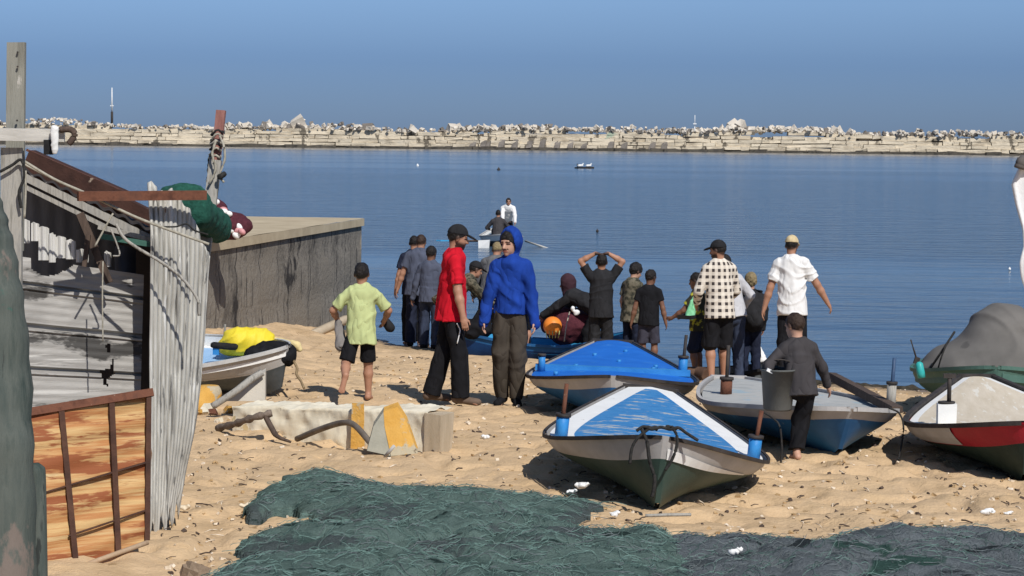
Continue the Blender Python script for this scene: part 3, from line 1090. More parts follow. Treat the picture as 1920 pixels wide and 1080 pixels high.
GREYS = mat('grey_strake', [(.36, .345, .33), (.47, .455, .44)], 4, rough=.6, bump=.1, chips=[((.62, .61, .59), .62, 2, (1, 1, 1)), ((.2, .18, .16), .70, 8, (1, 1, 1))])
CREAMD = mat('cream_deck', [(.56, .48, .36), (.66, .58, .46)], 3, (3.5, .7, 1), rough=.7, bump=.3, bscale=9, chips=[((.70, .66, .57), .58, 4, (3.5, .7, 1)), ((.42, .33, .22), .70, 4, (3, .7, 1))])
REDS = mat('red_strake_paint', [(.30, .012, .025), (.40, .02, .035)], 4, rough=.5, chips=[((.62, .55, .5), .72, 8, (1, 1, 1))])
DGREEN = mat('dark_green_hull', [(.012, .028, .022), (.03, .05, .04)], 4, rough=.55, chips=[((.12, .12, .1), .72, 7, (1, 1, 1))])
TEALG = mat('teal_hull_paint', [(.05, .12, .10), (.09, .17, .14)], 3, rough=.6, chips=[((.02, .26, .26), .60, 2, (1, 1, 1)), ((.22, .24, .2), .68, 6, (1, 1, 1))])
LBLUE = mat('light_blue_paint', [(.26, .44, .68), (.33, .52, .74)], 4, rough=.55, chips=[((.6, .62, .62), .63, 3, (1, 1, 1))])
CYAN = mat('sky_blue_paint', [(.03, .28, .55), (.06, .36, .62)], 4, rough=.5)
SLATEH = mat('slate_hull_paint', [(.05, .06, .065), (.10, .11, .115)], 4, rough=.6, chips=[((.2, .2, .19), .68, 7, (1, 1, 1))])

bA = boat('green and white rowing boat with worn blue deck, bow towards the nets', 4.1, 1.66, .315, G(1229, 955) + Vector((0, -.06, -.045)), -2.2, 5.6, bow=.275, stern=.145, hullm=[GREENH, GREYS], strake=.66, deckm=[BLUED, WHITEP], border=.185, we=.24, tex=1.5, rin=.004, rup=.004, drop=.004,
          posts=[(.30, -1, .10, .05, .17, BLUEP, (.0, 0, .24), RUST), (.31, 1, .10, .05, .17, BLUEP, (.02, 0, .2), RUST)])
bB = boat('bright blue decked boat just behind the blue-and-white decked one', 4.1, 1.62, .33, GD(1150, 20.9) + Vector((0, 0, -.07)), -2.5, 1.5, bow=.18, stern=.12, hullm=[BLUEH, GREYS], strake=.72, deckm=[BLUEB, BLUEB], border=.10, we=.22, tex=1.5, rin=.006, rup=.006, drop=.006,
          posts=[(.42, -1, .10, .035, .17, BLUEP, None, None), (.44, 1, .10, .045, .20, BLUEP, (.02, .0, .22), DKRAIL)])
b = MB()
for y in (1.78,):
    p0, p1 = bB['p'](y / 4.1, 1, -1), bB['p'](y / 4.1, 1, 1)
    b.bar(p0 + Vector((.03, 0, .035)), p1 + Vector((-.03, 0, .035)), .10, .06)
b.build('cross_plank', BLUEP, bB['root'])
b = MB()
for (q, u) in ((.5, -.5), (.55, .62), (.72, -.35), (.50, .55), (.30, -.7), (.62, .1), (.8, .3)):
    y = q * 4.1
    ww = bB['w'](q) * u
    b.tube([(ww, y, bB['zg'](q) + .01), (ww, y, bB['zg'](q) + .05)], .022, 8)
b.build('deck_cleat', BLUEP, bB['root'])
bC = boat('blue hulled boat with bare grey deck, beside the boy carrying a bucket', 3.75, 1.66, .33, G(1577, 858) + Vector((0, .08, -.04)), 9, 2, bow=.14, stern=-.03, hullm=[BLUEH, GREYS], strake=.74, deckm=[GREYD, GREYD], border=.14, rake=.26, bowfull=.62,
          railm=GREYS, posts=[(.24, 1, .07, .042, .24, WOODG, (.01, 0, .22), mat('dull_blue_metal', [(.03, .06, .12), (.05, .09, .17)], 9, rough=.5)), (.50, -1, .25, .055, .16, RUST, (0, 0, .3), DKRAIL)])
bD = boat('cream decked boat with red and white stripe at the right edge', 3.9, 1.60, .34, G(1928, 908) + Vector((0, .1, -.04)), -6, -1.0, bow=.18, stern=.12, hullm=[DGREEN, REDS], strake=.60, deckm=[CREAMD, WHITEP], border=.07, rin=.03, rup=.012,
          posts=[])
bE = boat('green teal boat under a grey tarpaulin at the right edge', 4.0, 1.55, .47, GD(1872, 22.6) + Vector((0, 0, -.05)), -9, 0, bow=.18, stern=.02, drop=.14, hullm=[TEALG, TEALG], strake=.72, deckm=[DKRAIL, TEALG], border=.1, railm=TEALG, bowfull=.62)
bF = boat('small white and slate boat with light blue inside, beside the metal sheet', 3.6, 1.35, .40, G(532, 742) + Vector((-.02, .05, -.02)), 66, -10, bow=.14, stern=.04, hullm=[SLATEH, GREYP], strake=.56, deckm=[LBLUE, WHITEP], border=.09, drop=.10, railm=mat('worn_white_rail', [(.32, .32, .32), (.62, .62, .6)], 3, rough=.6), camber=0)
gx_ = GD(1172, 33.2)
bG = boat('blue boat at the water edge loaded with maroon nets', 2.55, 1.15, .46, Vector((gx_.x, gx_.y, -.86)), 82, 0, bow=.2, stern=.18, hullm=[mat('deep_blue_hull', [(.006, .035, .13), (.010, .06, .19)], 3, rough=.5), BLUEH], strake=.80, deckm=[BLUEH, CYAN], border=.08, drop=.13, railm=BLUEH, camber=0)
gI = GD(1462, 29.6)
bI = boat('low dark boat at the water edge behind the legs of the man in checked shirt', 2.9, 1.1, .36, Vector((gI.x, gI.y, -.80)), 84, 0, bow=.16, stern=.10, hullm=[SLATEH, BLACKM], strake=.7, deckm=[WOODD, SLATEH], border=.08, drop=.12, railm=BLACKM, camber=0)
p = P(947, 468, 68)
bH = boat('distant pale boat being rowed out on the harbour', 3.6, 1.25, .40, Vector((p.x, p.y, -.82)), 6, 0, bow=.12, stern=.12, hullm=[SLATEH, WHITEP], strake=.62, deckm=[GREYD, WHITEP], border=.08, drop=.06, railm=GREYP)
# ================================================================ PEOPLE
def gp(px, d, dz=0.):
    v = GD(px, d)
    return Vector((v.x, v.y, v.z + dz))
BLK = cloth('black_cotton', (.012, .012, .014))
BLK2 = cloth('washed_black_cotton', (.022, .022, .024))
CHAR = cloth('charcoal_cotton', (.05, .046, .048), .15)
NAVY = cloth('navy_cotton', (.018, .022, .04))
SLATE = cloth('slate_blue_cotton', (.075, .085, .12), .15)
GREYC = cloth('grey_cotton', (.12, .12, .125), .2)
LIME = cloth('lime_cotton', (.44, .49, .23), .10)
RED = cloth('red_cotton', (.50, .010, .022), .15)
BLUEC = cloth('royal_blue_fleece', (.012, .045, .25), .22)
OLIVE = cloth('olive_brown_cotton', (.055, .045, .035), .15)
WHITEC = cloth('white_cotton', (.70, .69, .67), .05)
OFFW = cloth('off_white_cotton', (.48, .48, .50), .1)
CREAM = cloth('cream_cap_cotton', (.55, .44, .26), .1)
CAMO = mat('camouflage_cotton', [(.03, .03, .022), (.10, .09, .06), (.16, .14, .10)], 14, rough=.9, bump=.2, bscale=28, lo=.42, hi=.58)
YELGR = mat('yellow_black_cotton', [(.45, .42, .04), (.03, .03, .02)], 5, rough=.9, lo=.45, hi=.5, bump=.2, bscale=28)
DENIM = cloth('dark_denim', (.035, .045, .075), .3)
SANDAL = mat('brown_sandal', [(.10, .07, .05), (.16, .11, .08)], 12, rough=.8)
MAROON = mat('maroon_net_cord', [(.05, .010, .018), (.10, .025, .035)], 25, rough=.9, bump=.8, bscale=70)
def check_mat():
    m = bpy.data.materials.new('cream_and_brown_check')
    m.use_nodes = True
    N, L = m.node_tree.nodes, m.node_tree.links
    b = N['Principled BSDF']
    b.inputs['Roughness'].default_value = .9
    co = N.new('ShaderNodeTexCoord')
    sp = N.new('ShaderNodeSeparateXYZ')
    L.new(co.outputs['Object'], sp.inputs[0])
    def mth(op, a, c=0.):
        q = N.new('ShaderNodeMath')
        q.operation = op
        for i, v in ((0, a), (1, c)):
            if isinstance(v, (int, float)):
                q.inputs[i].default_value = v
            else:
                L.new(v, q.inputs[i])
        return q.outputs[0]
    fx = mth('LESS_THAN', mth('FRACT', mth('MULTIPLY', mth('ARCTAN2', sp.outputs[0], mth('SUBTRACT', .20, sp.outputs[1])), 4.0)), .48)
    fz = mth('LESS_THAN', mth('FRACT', mth('MULTIPLY', sp.outputs[2], 12.5)), .48)
    s = mth('ADD', fx, fz)
    r = N.new('ShaderNodeValToRGB')
    r.color_ramp.interpolation = 'CONSTANT'
    e = r.color_ramp.elements
    e[0].position, e[0].color = 0, (.66, .60, .51, 1)
    e[1].position, e[1].color = .45, (.56, .50, .42, 1)
    q = e.new(.9)
    q.color = (.035, .027, .026, 1)
    L.new(mth('MULTIPLY', s, .5), r.inputs[0])
    L.new(r.outputs[0], b.inputs['Base Color'])
    return m
CHECK = check_mat()

GRP = 'people gathered on the beach'
# boy in lime shirt, walking away
pLime = person('boy in pale lime t-shirt and black shorts walking away barefoot', 1.36, gp(678, 22.35), 4,
    dict(k='tee', m=LIME, hem=.085, loose=.022, sleeve=.82, fold=.011), dict(k='shorts', m=BLK, wide=1.12, len=.95),
    dict(lean=(4, 0), head=(-12, 6, 0), wL=(-.165, .15, .56), wR=(.165, .17, .56), eL=(-.9, -.5, -.2), eR=(.9, -.5, -.2),
         fR=(.055, .06, .045), fL=(-.115, -.25, .19), tL=(-.25, -.1, -1), kL=(-.1, 1, 0), tR=(.15, 1, -.1)), skin='tan', hair='black', res=.008)
# red man
pRed = person('bearded man in red t-shirt, black cap and black track trousers, in profile', 1.74, gp(846, 22.3), -84,
    dict(k='tee', m=RED, hem=.05, loose=.016, sleeve=.80, fold=.010), dict(k='trousers', m=BLK, wide=1.10, flare=1.35, fold=.006),
    dict(lean=(3, 1), head=(0, 16, 0), wR=(.155, .06, .475), wL=(-.15, -.02, .48), eR=(.2, -1, 0), fR=(.06, .055, .045), fL=(-.06, -.10, .045), tR=(.25, 1, -.12)),
    skin='tan', cap=BLK2, beard=1., shoe=SANDAL, res=.007)
b = MB()
# blue hoodie man, facing the camera
pBlue = person('man in bright blue hooded top and olive brown trousers facing the camera', 1.72, gp(958, 22.5), 176,
    dict(k='hoodie', m=BLUEC, hem=-.01, loose=.020, cuff=-.02, fold=.014), dict(k='trousers', m=OLIVE, wide=1.18, flare=.92, fold=.010),
    dict(lean=(3, 0), head=(-30, 10, 0), wR=(.150, .06, .47), wL=(-.145, .06, .465), eR=(.6, -.8, 0), eL=(-.6, -.8, 0), fR=(.045, -.01, .045), fL=(-.040, .03, .045), hs=1.07),
    skin='light', hair='black', res=.007, beard=.15, hairlong=.6, shoe=BLK, build=.90)
HL, ax, hs = pBlue['HL'], pBlue['ax'], pBlue['hs']
fo, fu_ = HL(0, .075, .0), nrm(ax[1] + ax[2] * .1)
hood = [ell(HL(0, -.03, .03), (.103 * hs, .118 * hs, .130 * hs), .02, ax), pr(HL(0, -.035, -.05), pBlue['neck'] - pBlue['tu'] * .01, .074 * hs, .076, .03)]
face = [ell(HL(0, .10, .0), (.083 * hs, .17 * hs, .118 * hs), .01, ax)]
blob('hood', hood, .007, BLUEC, pBlue['root'], [lambda p: -pd(face[0], p), lambda p: (p - HL(0, .045, 0)) @ nrm(ax[1] + ax[2] * .12)], folds(.004, 5, 30))
# track stripe on the red man's trousers
rp = pRed
b = MB()
k0, k1 = rp['kn'][1], rp['ank'][1]
b.tube(curve([wpt(rp, rp['hp'][1] + V3(.125, .045, -.10)), wpt(rp, rp['hp'][1] + V3(.118, .075, -.16)), wpt(rp, rp['hp'][1] + V3(.115, .072, -.20)), wpt(rp, rp['hp'][1] + V3(.112, .050, -.30))], 5), .0055, 6)
so = b.build('side_stripe', WHITEP)
so.parent = rp['trousers']
so.matrix_parent_inverse = (Matrix.Translation(rp['root'].location) @ rp['root'].rotation_euler.to_matrix().to_4x4()).inverted()

# three at the quay corner
person('man in navy t-shirt half hidden by the slate-shirted man near the quay', 1.74, gp(776, 36.2), 5, dict(k='tee', m=NAVY, hem=.05, loose=.02), dict(k='trousers', m=BLK, wide=1.1),
    dict(head=(-5, 20, 0), wL=(-.17, .02, .47)), skin='tan')
person('man in slate blue t-shirt with cropped hair standing near the quay corner', 1.74, gp(783, 35.3), -6, dict(k='tee', m=SLATE, hem=.06, loose=.03), dict(k='trousers', m=NAVY, wide=1.15, flare=1.2),
    dict(head=(-12, 22, 0), wL=(-.20, .03, .46), lean=(5, 3)), skin='tan', hair='brown', shoe=BLK)
person('youth in grey blue long-sleeved shirt half hidden behind the red-shirted man', 1.56, gp(806, 34.3), -20, dict(k='long', m=SLATE, hem=.06, loose=.02), dict(k='trousers', m=DENIM, wide=1.1),
    dict(head=(-5, 14, 0), wL=(-.19, .02, .47)), skin='dark', hair='black', shoe=BLK)
# bent camo man
person('man in camouflage jacket and black cap bending forward beside the blue boat', 1.66, gp(852, 33.6), -70, dict(k='long', m=CAMO, hem=.06, loose=.02), dict(k='trousers', m=BLK),
    dict(lean=(52, 0), pelvis=(0, -.10, -.06), head=(0, 22, 0), wR=(.06, .42, .36), wL=(-.06, .42, .38), fR=(.07, .05, .045), fL=(-.07, -.05, .045)), skin='tan', cap=BLK2)
# grey hoodie man, wide stance
person('man in grey hooded top and dark shorts seen from behind', 1.70, gp(921, 34.2), -14, dict(k='hoodie', m=GREYC, hem=.05, loose=.025), dict(k='shorts', m=BLK2, wide=1.15, len=1.05),
    dict(lean=(14, 4), head=(0, 30, 0), wL=(-.19, .12, .50), wR=(.17, .16, .52), fL=(-.10, 0, .045), fR=(.06, .03, .045)), skin='tan', hair='fair')
person('person in dark shorts mostly hidden behind the blue hooded man', 1.60, gp(978, 33.8), 12, dict(k='tee', m=BLK2, hem=.05), dict(k='shorts', m=BLK2, wide=1.15, len=1.0),
    dict(lean=(48, 0), pelvis=(0, -.08, -.03), head=(0, 10, 0), wL=(-.14, .40, .40), wR=(.14, .40, .40), fR=(.07, 0, .045), fL=(-.09, 0, .045)), skin='tan')
# bent hooded worker over the boat
pBend = person('person in black hooded jacket bending over the blue boat with maroon nets', 1.58, gp(1102, 33.0), 68, dict(k='hoodie', m=BLK2, hem=.06, loose=.03), dict(k='trousers', m=BLK),
    dict(lean=(66, 0), pelvis=(0, -.12, -.02), head=(0, 6, 0), wR=(.10, .36, .42), wL=(-.10, .40, .42), fR=(.07, 0, .045), fL=(-.07, -.04, .045)), skin='dark')
HLb, axb = pBend['HL'], pBend['ax']
blob('hood', [ell(HLb(0, -.02, .03), (.105, .125, .14), .02, axb), pr(HLb(0, -.03, -.05), pBend['neck'], .088, .10, .04)], .009, mat('dark_plum_cloth', [(.03, .012, .018), (.05, .022, .03)], 9, rough=.9), pBend['root'], [lambda p: (p - HLb(0, .075, 0)) @ axb[1]], folds(.004, 9, 30))
# hands on head
person('boy in black t-shirt with both hands on his head, seen from behind', 1.58, gp(1128, 31.6, -.02), 0, dict(k='tee', m=BLK2, hem=.075, loose=.024, sleeve=.72, fold=.007), dict(k='trousers', m=BLK2, wide=1.2),
    dict(lean=(2, 0), head=(0, 4, 0), wR=(.055, -.01, 1.005), wL=(-.055, -.01, 1.005), eR=(1, .1, .1), eL=(-1, .1, .1), hR=(-1, .05, -.1), hL=(1, .05, -.1), curl=.25), skin='tan', shoe=WHITEP)
person('boy in dark camouflage t-shirt standing sideways with head bowed', 1.48, gp(1184, 32.6), -48, dict(k='tee', m=CAMO, hem=.07, loose=.02), dict(k='trousers', m=NAVY, wide=1.1),
    dict(head=(-8, 26, 0), lean=(4, 0), wR=(.13, .07, .47)), skin='light', hairlong=1.)
person('boy in black t-shirt and long grey shorts with cropped hair looking right', 1.38, gp(1218, 31.2), -6, dict(k='tee', m=BLK, hem=.05, loose=.014, sleeve=.55), dict(k='shorts', m=cloth('grey_violet_cotton', (.05, .048, .065), .2), wide=1.15, len=1.0),
    dict(head=(-32, 18, 0), wL=(-.175, .02, .46), wR=(.175, .0, .45), lean=(2, 0)), skin='dark')
# child with the tray
pTray = person('child in yellow and black top holding a tray beside the checked shirt', 1.36, gp(1312, 29.6), 62, dict(k='tee', m=YELGR, hem=.05, loose=.016), dict(k='shorts', m=NAVY, wide=1.1, len=1.02),
    dict(head=(0, 12, 0), wR=(.13, .23, .56), wL=(-.13, .23, .56), eR=(.5, -1, -.3), eL=(-.5, -1, -.3), hR=(-.2, 1, 0), hL=(.2, 1, 0)), skin='dark')
# checked shirt
pChk = person('bearded man in checked shirt, black cap and black shorts, from behind', 1.73, gp(1351, 27.5), 20, dict(k='shirt', m=CHECK, hem=.055, loose=.022, cuff=.03, fold=.006), dict(k='shorts', m=BLK, wide=1.15, len=1.12),
    dict(lean=(4, 0), head=(38, 10, 0), wL=(-.12, .13, .55), wR=(.12, .16, .55), eL=(-.8, -1, -.2), eR=(.8, -1, -.2), fL=(-.055, .0, .045), fR=(.07, .06, .045)), skin='tan', cap=BLK2, beard=1., res=.008)
person('person in off-white sweatshirt right behind the man in checked shirt', 1.62, gp(1376, 28.9), 14, dict(k='long', m=OFFW, hem=.02, loose=.024), dict(k='trousers', m=DENIM, wide=1.15),
    dict(lean=(12, -7), head=(15, 16, 0), wL=(-.10, .16, .55), wR=(.14, .16, .56), eR=(.9, -.8, 0)), skin='tan')
pPack = person('person with fair hair and dark rucksack beside the off-white sweatshirt', 1.40, gp(1410, 29.9), 8, dict(k='long', m=BLK2, hem=.04, loose=.02), dict(k='trousers', m=NAVY, wide=1.1),
    dict(lean=(4, 0), head=(0, 12, 0)), skin='light', hair='fair', hairlong=1.)
bp_ = pPack
t = thing('rucksack', 'dark rucksack hanging on the back of the fair-haired person', 'rucksack', bp_['root'].location, bp_['root'].rotation_euler)
c = bp_['pel'] + bp_['tu'] * .22
blob('bag', [ell(c + V3(0, -.20, 0), (.185, .12, .27), .03), ell(c + V3(0, -.28, -.08), (.12, .07, .13), .04)], .012, BLK2, t, disp=folds(.008, 3, 22))
b = MB()
for s in (1, -1):
    b.tube(curve([c + V3(s * .10, -.16, .26), bp_['sh'][s] * .75 + bp_['sh'][-s] * .25 + V3(0, -.02, .075), c + V3(s * .12, .13, .18), c + V3(s * .15, .02, -.12)], 6), .018, 6)
b.build('strap', BLK, t)
# white t-shirt
person('man in white t-shirt, cream cap and black trousers walking along the shore', 1.84, gp(1487, 28.2, .03), -14, dict(k='tee', m=WHITEC, hem=.05, loose=.026, sleeve=.72, fold=.012), dict(k='trousers', m=BLK, wide=1.05),
    dict(lean=(5, -3), head=(-8, 14, 0), wR=(.245, .10, .52), wL=(-.20, -.01, .47), eR=(.4, -1, 0), fR=(.06, .05, .045), fL=(-.05, -.06, .045)), skin='tan', cap=CREAM, beard=.6, build=.92)
# bucket boy
pBkt = person('boy in charcoal long-sleeved top and black trousers carrying a bucket', 1.25, gp(1500, 18.55), 6, dict(k='long', m=CHAR, hem=.05, loose=.016, cuff=.02, fold=.007), dict(k='trousers', m=BLK, wide=1.42, flare=1.0, fold=.012, up=.02),
    dict(lean=(14, -3), pelvis=(.02, -.02, -.03), head=(30, 16, 0), wL=(-.175, .13, .60), wR=(.235, .12, .46), eL=(-.5, -1, -.2), eR=(.6, -1, 0), fR=(.0, -.01, .045), fL=(-.10, .30, .36), kL=(-.5, 1, .3), kR=(.1, 1, 0), tR=(-.1, 1, -.1)), skin='light', hair='brown', res=.007)

# rowers, far out
pb = bH['root'].location
pR1 = person('man in white jacket and dark vest bending forward on the distant boat', 1.72, Vector((pb.x + .06, pb.y + 1.9, pb.z + .06)), 185, dict(k='long', m=WHITEC, hem=.05, loose=.03), dict(k='trousers', m=BLK),
    dict(lean=(46, 0), pelvis=(0, -.10, -.03), head=(0, 0, 0), wR=(.11, .34, .40), wL=(-.11, .34, .40), eR=(.6, -.6, .2), eL=(-.6, -.6, .2)), skin='tan', res=.012)
blob('vest', [pr(pR1['pel'] + pR1['tu'] * .05, pR1['pel'] + pR1['tu'] * .36, .135, .125, .03, [(pR1['tf'], 1.25)])], .014, BLK, pR1['root'], [lambda p: -((p - pR1['pel']) @ pR1['tf'] - .0)])
person('man in dark shirt sitting with his back to the beach on the distant boat', 1.70, Vector((pb.x - .22, pb.y + .75, pb.z - .02)), 0, dict(k='long', m=CHAR, hem=.02, loose=.02), dict(k='trousers', m=BLK),
    dict(lean=(12, 0), pelvis=(0, -.05, -.27), head=(0, 15, 0), wR=(.17, .20, .38), wL=(-.17, .20, .38), fR=(.08, .30, .16), fL=(-.08, .30, .16), kR=(.1, .5, 1), kL=(-.1, .5, 1)), skin='tan', res=.012)
# ================================================================ NETS
def inpoly(px, py, poly):
    ins = np.zeros(px.shape, bool)
    n = len(poly)
    for i in range(n):
        x0, y0 = poly[i]
        x1, y1 = poly[(i + 1) % n]
        c = ((y0 > py) != (y1 > py)) & (px < (x1 - x0) * (py - y0) / (y1 - y0 + 1e-12) + x0)
        ins ^= c
    return ins
def polydist(px, py, poly):
    d = np.full(px.shape, 1e9)
    n = len(poly)
    for i in range(n):
        x0, y0 = poly[i]
        x1, y1 = poly[(i + 1) % n]
        ex, ey = x1 - x0, y1 - y0
        t = np.clip(((px - x0) * ex + (py - y0) * ey) / (ex * ex + ey * ey + 1e-12), 0, 1)
        d = np.minimum(d, np.hypot(px - x0 - t * ex, py - y0 - t * ey))
    return d
def net(name, label, outline, mats, seed, hmax, nstr, st=.024):
    poly = []
    for (a, b_) in outline:
        g = G(a, b_ + 14)
        poly.append((g.x, g.y))
    X = [p[0] for p in poly]
    Y = [p[1] for p in poly]
    ax_, ay_ = np.arange(min(X) - .3, max(X) + .3, st), np.arange(min(Y) - .3, max(Y) + .3, st)
    mx, my = np.meshgrid(ax_, ay_)
    wob = .16 * fbm(xy0(mx, my, 2.2), 3, seed)
    def height(x, y):
        p = xy0(x, y)
        d = polydist(x, y, poly)
        d = np.where(inpoly(x, y, poly), d, -d) + .14 * fbm(p * 2.4, 3, seed)
        warp = p + .35 * np.stack([fbm(p * .9, 2, seed + 3), fbm(p * .9, 2, seed + 4), 0 * x], -1)
        ridge = np.abs(fbm(warp * np.array((.9, 2.0, 1)), 2, seed + 1)) * 2.6
        ridge2 = np.abs(fbm(warp * np.array((2.3, 4.8, 1)), 2, seed + 2)) * 2.6
        d = d + .06 * fbm(p * 8, 2, seed + 6)
        env = 1 - np.exp(-np.clip(d, 0, 9) / .25)
        h = env * (hmax * .3 + .068 * np.clip(ridge, 0, 1.1) ** .8 + .060 * np.clip(ridge2, 0, 1.1) ** .8 + .035 * fbm(warp * np.array((7., 13., 1)), 3, seed + 9))
        return d, base_z(x, y) + np.where(d > 0, h + .03, -.12)
    d, z = height(mx, my)
    keep = d > -.05
    n0, n1 = mx.shape
    k = keep[:-1, :-1] & keep[1:, :-1] & keep[:-1, 1:] & keep[1:, 1:]
    I = np.arange(n0 * n1).reshape(n0, n1)
    Q = np.stack([I[:-1, :-1][k], I[:-1, 1:][k], I[1:, 1:][k], I[1:, :-1][k]], -1)
    V = np.stack([mx, my, z], -1).reshape(-1, 3)
    used_ = np.unique(Q)
    re = np.full(len(V), -1)
    re[used_] = np.arange(len(used_))
    root = link(name, raw_mesh(name, V[used_], re[Q]), mats[0])
    tag(root, label, 'fishing net')
    # loose cords lying in the heap
    r = np.random.default_rng(seed)
    VV, QQ, MM = [], [], []
    x = r.uniform(min(X), max(X), nstr * 3)
    y = r.uniform(min(Y), max(Y), nstr * 3)
    ok = inpoly(x, y, poly)
    x, y = x[ok][:nstr], y[ok][:nstr]
    m = len(x)
    ns = 9
    th = r.normal(0.1, .75, m)
    cx, cy = [x], [y]
    cv = r.normal(0, .5, m)
    ln = r.uniform(.012, .034, m)
    for s in range(ns - 1):
        th = th + cv + r.normal(0, .25, m)
        x = x + np.cos(th) * ln
        y = y + np.sin(th) * ln
        cx.append(x)
        cy.append(y)
    cx, cy = np.array(cx), np.array(cy)
    dd, hz = height(cx, cy)
    arch = (np.sin(np.linspace(0, np.pi, ns))[:, None]) * r.uniform(.0, .022, m)[None]
    hz = np.where(dd > .0, hz, base_z(cx, cy) + .03) + .005 + arch
    wdt = r.uniform(.0006, .0014, m)
    for sgn in (0, 1):
        pass
    tx, ty = np.gradient(cx, axis=0), np.gradient(cy, axis=0)
    l_ = np.hypot(tx, ty) + 1e-6
    ox, oy = -ty / l_ * wdt, tx / l_ * wdt
    A_ = np.stack([cx + ox, cy + oy, hz - .002], -1)
    T_ = np.stack([cx, cy, hz + wdt[None] * 1.4], -1)
    B_ = np.stack([cx - ox, cy - oy, hz - .002], -1)
    V = np.stack([A_, T_, B_], 2).reshape(-1, 3)      # index (s*m + j)*3 + q
    sI, jI = np.meshgrid(np.arange(ns - 1), np.arange(m), indexing='ij')
    base = (sI * m + jI).ravel() * 3
    nxt = base + m * 3
    Q = np.concatenate([np.stack([base + q, base + q + 1, nxt + q + 1, nxt + q], -1) for q in (0, 1)])
    mi = np.tile((r.random(m) * len(mats[1:])).astype(int)[jI.ravel()], 2)
    o = link('net_cord', raw_mesh('net_cord', V, Q, True, mi), list(mats[1:]), root)
    o['kind'] = 'stuff'
    return root
NETG = mat('green_net', [(.065, .108, .097), (.155, .225, .200), (.105, .162, .145)], 3.2, (.6, 2.2, 1), rough=.95, bump=1., bscale=85, bdist=.035, spec=.05, detail=9., chips=[((.10, .125, .125), .55, .9, (1, 1, 1)), ((.03, .05, .046), .60, 4, (.5, 1.6, 1)), ((.13, .19, .17), .64, 7, (.5, 2, 1))])  # dark stretched blotches paint in the shade of hollows between folds
NETB = mat('grey_net', [(.085, .102, .110), (.18, .205, .22), (.125, .145, .155)], 3.2, (.6, 2.2, 1), rough=.95, bump=1., bscale=85, bdist=.035, spec=.05, detail=9., chips=[((.05, .10, .085), .60, 1.1, (1, 1, 1)), ((.035, .043, .048), .61, 4, (.5, 1.6, 1)), ((.17, .19, .20), .65, 7, (.5, 2, 1))])  # same painted fold shade in dark stretched blotches, greyer
C1 = cloth('green_cord', (.115, .185, .165), .3)
C2 = cloth('pale_green_cord', (.125, .195, .175), .3)
C3 = cloth('dark_green_cord', (.055, .095, .086), .3)
C4 = cloth('grey_cord', (.12, .14, .145), .3)
NET1 = [(470, 952), (505, 905), (555, 888), (640, 892), (700, 905), (765, 922), (900, 922), (1000, 930), (1090, 930), (1125, 946), (1090, 962), (1035, 968), (1060, 985), (1120, 1000), (1240, 990), (1300, 1030), (1330, 1180), (1320, 1400), (420, 1400), (330, 1120), (425, 1060), (540, 1052), (440, 1030), (470, 1000), (600, 988), (720, 982), (640, 972), (600, 965), (545, 948)]
NET2 = [(1235, 1003), (1300, 1000), (1345, 1010), (1450, 1012), (1530, 1014), (1590, 996), (1690, 985), (1720, 994), (1800, 990), (1960, 1010), (2300, 1015), (2300, 1400), (1290, 1400), (1270, 1120), (1240, 1040)]
net('fishing_net', 'large heap of green fishing net spread over the sand in the foreground', NET1, [NETG, C1, C1, C2, C3, C4], 11, .088, 3500)
net('fishing_net', 'grey blue fishing net heap along the lower right edge', NET2, [NETB, C4, C4, C1, C3], 23, .075, 2500)

# ================================================================ SHED
GALV = mat('galvanised_sheet', [(.25, .24, .215), (.50, .485, .44), (.37, .36, .325)], 3, (9, 9, .3), rough=.6, bump=.3, bscale=14, metal=.15, chips=[((.15, .145, .135), .57, 3.4, (9, 9, .25)), ((.60, .59, .56), .60, 3, (7, 7, .3)), ((.20, .12, .07), .67, 4, (3, 3, .5))])
RIBW = mat('grey_ribbed_sheet', [(.13, .125, .115), (.36, .345, .32), (.22, .21, .195)], 1.6, (.5, 1, 2.2), rough=.7, bump=.3, bscale=14, chips=[((.06, .057, .053), .54, 1.7, (.6, 1, 1.8)), ((.46, .445, .415), .60, 3, (.3, 1, 7))])
YRUST = mat('rusty_yellow_sheet', [(.56, .42, .21), (.40, .17, .06), (.54, .36, .16), (.24, .085, .035)], 2.4, (.22, .22, 5), rough=.75, bump=.35, bscale=20, lo=.36, hi=.66, chips=[((.25, .08, .03), .515, 1.7, (.55, .55, 4)), ((.62, .48, .25), .585, 1.6, (.3, .3, 5)), ((.14, .05, .025), .66, 4, (.6, .6, 3)), ((.03, .018, .012), .735, 13, (1, 1, 1))])
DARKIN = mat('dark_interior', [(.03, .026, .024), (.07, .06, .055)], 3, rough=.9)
GREENW = mat('green_grey_timber', [(.035, .052, .047), (.095, .108, .095), (.06, .077, .07)], 2.5, (3, 3, .5), rough=.85, bump=.5, bscale=25, chips=[((.17, .14, .12), .58, 1.6, (1.5, 1.5, .8)), ((.05, .11, .09), .62, 3, (1, 1, 1)), ((.03, .035, .033), .66, 3, (3, 3, .4))])  # darkest streaks put a shadow on the timber into its colour
PALEW = mat('bleached_timber', [(.42, .40, .36), (.60, .58, .53)], 5, (.6, 5, 5), rough=.8, bump=.3)
sh_ = thing('shed', 'ramshackle shed of grey ribbed and torn corrugated metal sheets at the left edge', 'shed', GD(200, 15.2))
so_ = sh_.location.copy()
def Sh(px, py, d):
    return P(px, py, d) - so_
def bil(c, u, v):
    return c[0].lerp(c[1], u).lerp(c[3].lerp(c[2], u), v)
